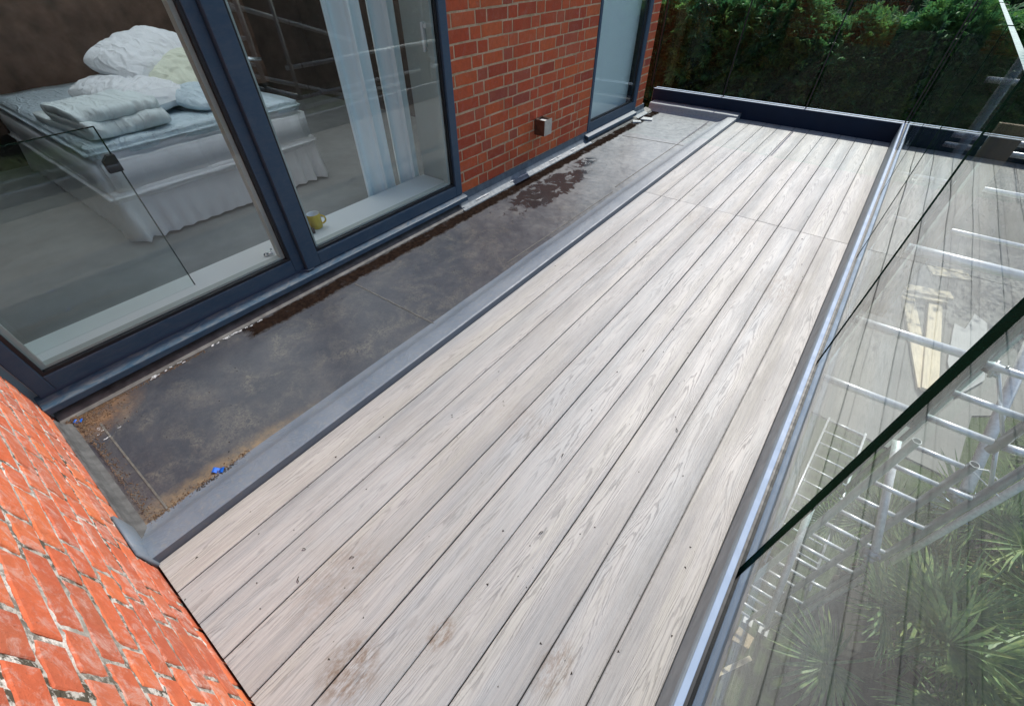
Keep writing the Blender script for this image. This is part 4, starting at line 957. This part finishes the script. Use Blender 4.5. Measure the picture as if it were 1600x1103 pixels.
# ------------------------------------------------------------------ vegetation
def build_np(name, V, F, mat, parent=None, n=4):
    me = bpy.data.meshes.new(name); V = np.asarray(V, np.float32); F = np.asarray(F, np.int32)
    me.vertices.add(len(V)); me.vertices.foreach_set('co', V.ravel()); k = F.shape[1]
    me.loops.add(F.size); me.loops.foreach_set('vertex_index', F.ravel())
    me.polygons.add(len(F)); me.polygons.foreach_set('loop_start', np.arange(0, F.size, k, dtype=np.int32)); me.polygons.foreach_set('loop_total', np.full(len(F), k, np.int32))
    me.materials.append(MT[mat]); me.update(calc_edges=True); me.validate()
    o = bpy.data.objects.new(name, me); COL.objects.link(o)
    if parent is not None: o.parent = parent
    return o
G = np.random.default_rng(5)
def spray_template(seed, n=9, L=0.26):
    g = np.random.default_rng(seed); V = []; F = []
    def strip(p, d, l, w_, droop):
        """tapered two-segment blade"""
        d = d/np.linalg.norm(d); s = np.cross(d, [0, 0, 1.0]); s /= np.linalg.norm(s)+1e-9
        m_ = p+d*l*0.5+np.array([0, 0, droop*0.3*l]); e = p+d*l+np.array([0, 0, -droop*l*.5]); k = len(V)
        V.extend([p-s*w_, p+s*w_, m_+s*w_*.8, m_-s*w_*.8, e+s*w_*.15, e-s*w_*.15]); F.extend([(k, k+1, k+2, k+3), (k+3, k+2, k+4, k+5)])
    strip(np.zeros(3), np.array([0, 1., .1]), L, .004, .4)
    for i in range(n):
        t = (i+1)/(n+1)
        for sg in (-1, 1):
            l = L*(0.48*(1-t)+.10)*g.uniform(.7, 1.2); p = np.array([0, L*t, .1*L*t+.3*.2*L*t*(1-t)])
            strip(p, np.array([sg*g.uniform(.55, .95), 1., g.uniform(-.1, .3)]), l, .0095, g.uniform(.1, .6))
    return np.array(V), np.array(F)
def rotmats(dirs, rolls):
    y = dirs/np.linalg.norm(dirs, axis=1, keepdims=True); up = np.tile([0, 0, 1.0], (len(y), 1)); x = np.cross(y, up); x /= np.linalg.norm(x, axis=1, keepdims=True)+1e-9; z = np.cross(x, y)
    c, s = np.cos(rolls)[:, None], np.sin(rolls)[:, None]; x2 = x*c+z*s; z2 = -x*s+z*c
    return np.stack([x2, y, z2], axis=2)
def scatter(tmpls, P, D, roll, scale):
    Vs, Fs, off = [], [], 0; pick = G.integers(0, len(tmpls), len(P))
    for t, (TV, TF) in enumerate(tmpls):
        idx = np.where(pick == t)[0]
        if not len(idx): continue
        Rm = rotmats(D[idx], roll[idx]); V = np.einsum('nij,vj->nvi', Rm, TV)*scale[idx][:, None, None]+P[idx][:, None, :]
        Vs.append(V.reshape(-1, 3)); Fs.append((TF[None]+(np.arange(len(idx))*len(TV))[:, None, None]+off).reshape(-1, TF.shape[1])); off += len(idx)*len(TV)
    return np.concatenate(Vs), np.concatenate(Fs)
spr = [spray_template(i) for i in range(5)]
def htop(x):
    return 0.56+0.10*np.sin(x*3.1+.6)+0.07*np.sin(x*7.3)+0.28*np.exp(-((x+2.75)/.28)**2)+0.10*np.exp(-((x+1.85)/.25)**2)-.08*np.exp(-((x+2.2)/.2)**2)
hed = thing('conifer_hedge', 'dense green conifer hedge with feathery sprays beyond the far glass', 'hedge')
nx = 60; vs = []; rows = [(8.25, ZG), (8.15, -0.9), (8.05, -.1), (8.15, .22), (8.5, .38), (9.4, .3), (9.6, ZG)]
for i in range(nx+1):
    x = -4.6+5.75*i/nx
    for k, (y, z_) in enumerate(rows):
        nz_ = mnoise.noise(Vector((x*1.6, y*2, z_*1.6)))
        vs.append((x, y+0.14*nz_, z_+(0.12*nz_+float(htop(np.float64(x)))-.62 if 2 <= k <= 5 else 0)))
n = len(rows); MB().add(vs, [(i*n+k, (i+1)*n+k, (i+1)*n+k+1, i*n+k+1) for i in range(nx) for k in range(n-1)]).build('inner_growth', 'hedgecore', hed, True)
N1 = 8500
x = G.uniform(-4.6, 1.15, N1); tp = htop(x); zz = tp-np.abs(G.normal(0, .5, N1))-0.02; zz = np.where(G.random(N1) < .45, tp-G.uniform(0, .28, N1), zz)
ln = 0.5+0.5*np.sin(x*5.3+zz*3)*np.cos(zz*6.1-x*2.3)
y = 7.92+0.18*ln+G.uniform(-.05, .16, N1)+np.clip((zz-tp+.25), 0, 1)*0.9
D = np.stack([G.normal(0.35, .55, N1), G.normal(-.75, .35, N1), G.normal(.42, .38, N1)], 1)
V, F = scatter(spr, np.stack([x, y, zz], 1), D, G.normal(0, .7, N1), G.uniform(.9, 1.7, N1))
N3 = 8000
x = G.uniform(-4.6, 1.15, N3); z3 = htop(x)-.12-G.uniform(0, 1.5, N3); y3 = 7.93+.10*np.sin(x*4.1+z3*5)+G.uniform(-.05, .1, N3)
D = np.stack([G.normal(0.4, .6, N3), G.normal(-.8, .3, N3), G.normal(.1, .4, N3)], 1)
V3, F3 = scatter(spr, np.stack([x, y3, z3], 1), D, G.normal(0, .8, N3), G.uniform(.6, 1.15, N3))
F = np.concatenate([F, F3+len(V)]); V = np.concatenate([V, V3])
N2 = 2600
x = G.uniform(-4.6, 1.15, N2); y2 = G.uniform(8.0, 9.2, N2); z2 = htop(x)-.10+G.normal(0, .05, N2)
D = np.stack([G.normal(0.1, .6, N2), G.normal(-.3, .5, N2), G.normal(.9, .3, N2)], 1)
V2, F2 = scatter(spr, np.stack([x, y2, z2], 1), D, G.normal(0, .8, N2), G.uniform(.8, 1.3, N2))
stuff(build_np('sprays', np.concatenate([V, V2]), np.concatenate([F, F2+len(V)]), 'hedge', hed))

quad = (np.array([[-.5, 0, 0], [.5, .0, .05], [.35, 1, .0], [-.35, 1, .08]], float), np.array([[0, 1, 2, 3]]))
leaf = (np.array([[0, 0, 0], [.32, .45, .06], [0, 1, 0], [-.32, .45, .06]], float), np.array([[0, 1, 2, 3]]))
def leafcloud(name, lobes, nleaf, size, mat, parent):
    Ps, Ds = [], []
    tot = sum(l[3]**2 for l in lobes)
    for (cx, cy, cz, r_, sz) in lobes:
        k = max(50, int(nleaf*r_*r_/tot)); d = G.normal(0, 1, (k, 3)); d /= np.linalg.norm(d, axis=1, keepdims=True)
        bump_ = 1+0.22*np.sin(d[:, 0]*7+cx)*np.cos(d[:, 2]*6+cy)+.12*np.sin(d[:, 1]*13+cz)
        rr = r_*bump_*(1-np.abs(G.normal(0, .16, k))); Ps.append(np.stack([cx+d[:, 0]*rr, cy+d[:, 1]*rr, cz+d[:, 2]*rr*sz], 1)); Ds.append(d+G.normal(0, .7, (k, 3)))
    P, D = np.concatenate(Ps), np.concatenate(Ds); V, F = scatter([leaf], P, D, G.uniform(0, 6.28, len(P)), G.uniform(.6, 1.4, len(P))*size)
    return build_np(name, V, F, mat, parent)
def tree(label, x, y, h, r_, nleaf=9000, size=.10, mat='tree', group='dark trees around the garden'):
    t = thing('garden_tree', label, 'tree', (x, y, ZG), group); q = random.Random(int(x*31+y*7))
    m = MB().tube((0, 0, -.1), (.1, 0, h*.45), .17, 10, 0, True, .11).tube((.1, 0, h*.45), (.15, .1, h*.8), .11, 8, 0, True, .05)
    for k in range(5):
        a = q.uniform(0, 6.28); zb = h*q.uniform(.3, .6); m.tube((.08, 0, zb), (math.cos(a)*r_*.6, math.sin(a)*r_*.6, zb+h*.2), .06, 6, 0, True, .02)
    m.build('trunk', 'bark', t, True)
    lobes = [(q.uniform(-.5, .5)*r_, q.uniform(-.5, .5)*r_, h*(.18+.72*i/10), r_*q.uniform(.5, .8), .9) for i in range(11)]
    leafcloud('crown', lobes, nleaf, size, mat, t)
k = 0
side_words = {0: 'behind the far hedge', 1: 'across the lawn on the right'}
for i, (tx, ty, th, tr) in enumerate(((-6.5, 13.5, 5.6, 2.6), (-3.2, 13.0, 5.4, 2.4), (-0.6, 14.2, 5.8, 2.7), (2.2, 17.6, 6.0, 2.6), (5.5, 19.5, 6.4, 2.8), (9.5, 19.5, 6.6, 3.0))):
    tree(['dark tree furthest left behind the hedge', 'dark bushy tree behind the left of the hedge', 'tall dark tree behind the middle of the hedge', 'dark tree beyond the patio behind the hedge end', 'dark tree at the back of the patio', 'dark tree in the far right garden corner'][i], tx, ty, th, tr)
for i, (tx, ty, th, tr) in enumerate(((15, 14.5, 8.5, 3.2), (17, 9.5, 9.2, 3.4), (16, 4.5, 8.8, 3.3), (17.5, -0.8, 9.4, 3.5), (16, -6.5, 9, 3.4), (15, -12, 8.5, 3.2))):
    tree(['garden tree at the far end of the right hand tree line', 'second garden tree from the far end across the lawn', 'garden tree across the lawn level with the terrace', 'tall garden tree across the lawn beside the terrace corner', 'garden tree across the lawn behind the camera', 'last garden tree of the line behind the camera'][i], tx, ty, th, tr, 9000, .13)

def belt(name, x0, y0, x1, y1, z1, nl):
    L = math.hypot(x1-x0, y1-y0); n_ = Vector((-(y1-y0), x1-x0, 0))/L
    m = MB(); k = 40; vs = []
    for i in range(k+1):
        t = i/k; c = Vector((x0+(x1-x0)*t, y0+(y1-y0)*t, 0)); h = z1+0.8*mnoise.noise(Vector((t*L*.5, 0, 3)))
        vs += [(c.x, c.y, ZG-.1), (c.x, c.y, h)]+[((c+n_*1.5).x, (c+n_*1.5).y, h), ((c+n_*1.5).x, (c+n_*1.5).y, ZG-.1)]
    o = m.add(vs, [(4*i+q, 4*i+4+q, 4*i+5+q, 4*i+1+q) for i in range(k) for q in range(3)]).build(name, 'hedgecore')
    tag(stuff(o), 'far dark belt of wood closing the garden', 'woodland')
    t = G.random(nl); off = G.normal(0, .35, nl); P = np.stack([x0+(x1-x0)*t+n_.x*off, y0+(y1-y0)*t+n_.y*off, ZG+(z1+.6-ZG)*G.random(nl)], 1)
    D = G.normal(0, 1, (nl, 3)); V, F = scatter([leaf], P, D, G.uniform(0, 6.28, nl), G.uniform(.12, .26, nl))
    k0 = build_np('leaves', V, F, 'tree', o)
belt('far_wood', -14, 17.0, 1.0, 21.5, 2.0, 9000); belt('far_wood', 1.0, 21.5, 24, 22.5, 2.2, 8000); belt('far_wood', 22.5, 24, 22.5, -18, 2.6, 14000)

# low dark shrubs to the right of the patio
def shrub(label, x, y, rx, h, nleaf=2600, size=.075):
    t = thing('garden_shrub', label, 'shrub', (x, y, ZG), 'dark shrubs beside the patio'); q = random.Random(int(x*17+y*5))
    m = MB()
    for k in range(5):
        a = q.uniform(0, 6.28); m.tube((0, 0, 0), (math.cos(a)*rx*.5, math.sin(a)*rx*.5, h*.7), .03, 6, 0, True, .01)
    m.build('stem', 'bark', t, True)
    leafcloud('foliage', [(q.uniform(-.5, .5)*rx, q.uniform(-.5, .5)*rx, h*q.uniform(.25, .7), rx*q.uniform(.4, .65), .8) for _ in range(6)], nleaf, size, 'shrub', t)
for lb, x, y, rx, h in (('dark shrub by the near edge of the patio', 4.3, 7.2, .75, 1.1), ('bright leaved shrub right of the patio', 4.9, 8.6, .7, 1.3), ('dark shrub at the right of the patio by the sheet board', 5.3, 10.2, .9, 1.5),
                        ('dark shrub behind the grey sheet board', 4.7, 12.2, .8, 1.2), ('low dark shrub right of the crate', 4.5, 5.9, .7, .9), ('dark shrub right of the palms', 5.3, 4.6, .9, 1.2), ('dark shrub far right below the terrace', 6.2, 7.0, 1.1, 1.5)):
    shrub(lb, x, y, rx, h)

# fan palms
def frond_mesh(seed, dry=False, fold=0.15):
    q = random.Random(seed); m = MB(); pl = q.uniform(.30, .45)
    # petiole along +Y with slight sag
    pts_ = [(0, pl*t, .05*math.sin(t*2.6)) for t in (0, .33, .66, 1)]
    for a, b in zip(pts_[:-1], pts_[1:]): m.tube(a, b, .0085, 5)
    hub = Vector(pts_[-1]); n = 30; spread = R(q.uniform(125, 150)); Rf = q.uniform(.36, .46)
    for i in range(n):
        a = -spread+2*spread*i/(n-1)+q.uniform(-.03, .03); L = Rf*(1-.28*(abs(a)/spread)**2)*q.uniform(.9, 1.08)
        d = Vector((math.sin(a), math.cos(a), .12+.22*math.cos(a)*.3)).normalized(); s = Vector((math.cos(a), -math.sin(a), 0)); up = s.cross(d)
        if up.z < 0: up = -up
        droop = q.uniform(.02, .09)*(2.2 if dry else 1); w1_, w2_, w3_ = .0045, .0135, .010
        def pt(t, w_, f): return hub+d*L*t+s*w_+up*(f)-Vector((0, 0, droop*t*t))
        rows_ = [(0.03, w1_), (.35, w2_), (.68, w3_), (1.0, .001)]; vs_ = []
        for (t, w_) in rows_: vs_ += [pt(t, -w_, w_*.7), pt(t, 0, -w_*.3), pt(t, w_, w_*.7)]
        fs_ = []
        for r_ in range(3):
            b_ = r_*3; fs_ += [(b_, b_+1, b_+4, b_+3), (b_+1, b_+2, b_+5, b_+4)]
        m.add(vs_, fs_)
    me = bpy.data.meshes.new('frond'); me.from_pydata(m.v, [], m.f); me.materials.append(MT['palmdead' if dry else 'palm']); me.update(); return me
FM = [frond_mesh(i) for i in range(4)]; FD = [frond_mesh(40+i, True) for i in range(2)]
def palm(label, crown, nf, seed, scale=1.0):
    q = random.Random(seed); cx, cy, cz = crown; t = thing('fan_palm', label, 'palm', (cx, cy, ZG), 'fan palms below the terrace'); H_ = cz-ZG
    m = MB(); pr = None; n = 10; ringz = 14
    vs_ = []; 
    for k in range(ringz+1):
        z_ = H_*k/ringz; r_ = .085+.02*math.sin(k*2.1)
        for i in range(n): a = 2*math.pi*i/n; vs_.append((math.cos(a)*r_*(1+.15*math.sin(a*3+k)), math.sin(a)*r_, z_))
    m.add(vs_, [(k*n+i, k*n+(i+1) % n, (k+1)*n+(i+1) % n, (k+1)*n+i) for k in range(ringz) for i in range(n)])
    m.build('trunk', 'trunk', t, True)
    for k in range(nf):
        az = k*2.399+q.uniform(-.3, .3); el = R(q.uniform(5, 80)) if k < nf*.75 else R(q.uniform(-30, 10)); dry = k >= nf-1 and seed in (2, 4)
        o = bpy.data.objects.new('frond', q.choice(FD) if dry else q.choice(FM)); COL.objects.link(o); o.parent = t
        if dry: o['label'] = 'dry brown palm frond'
        d = Vector((math.cos(az)*math.cos(el), math.sin(az)*math.cos(el), math.sin(el)))
        o.matrix_local = Matrix.Translation((d.x*.06, d.y*.06, H_-.05+d.z*.05)) @ (d.to_track_quat('Y', 'Z').to_matrix() @ Matrix.Rotation(q.uniform(-.5, .5), 3, 'Y')).to_4x4() @ Matrix.Scale(scale*q.uniform(.85, 1.1), 4)
palm('fan palm nearest the bottom edge with green fans spread to the left', (2.02, 2.50, -2.55), 13, 1, 1.3)
palm('fan palm at the lower right with dry lower leaves', (2.75, 3.05, -2.55), 14, 2, 1.35)
palm('fan palm directly below the scaffold crate', (2.55, 3.95, -2.75), 14, 3, 1.35)
palm('fan palm furthest right with upright stiff fans', (3.35, 4.25, -2.6), 13, 4, 1.4)
palm('small fan palm under the scaffold brace', (2.15, 3.9, -3.3), 10, 5, 1.1)
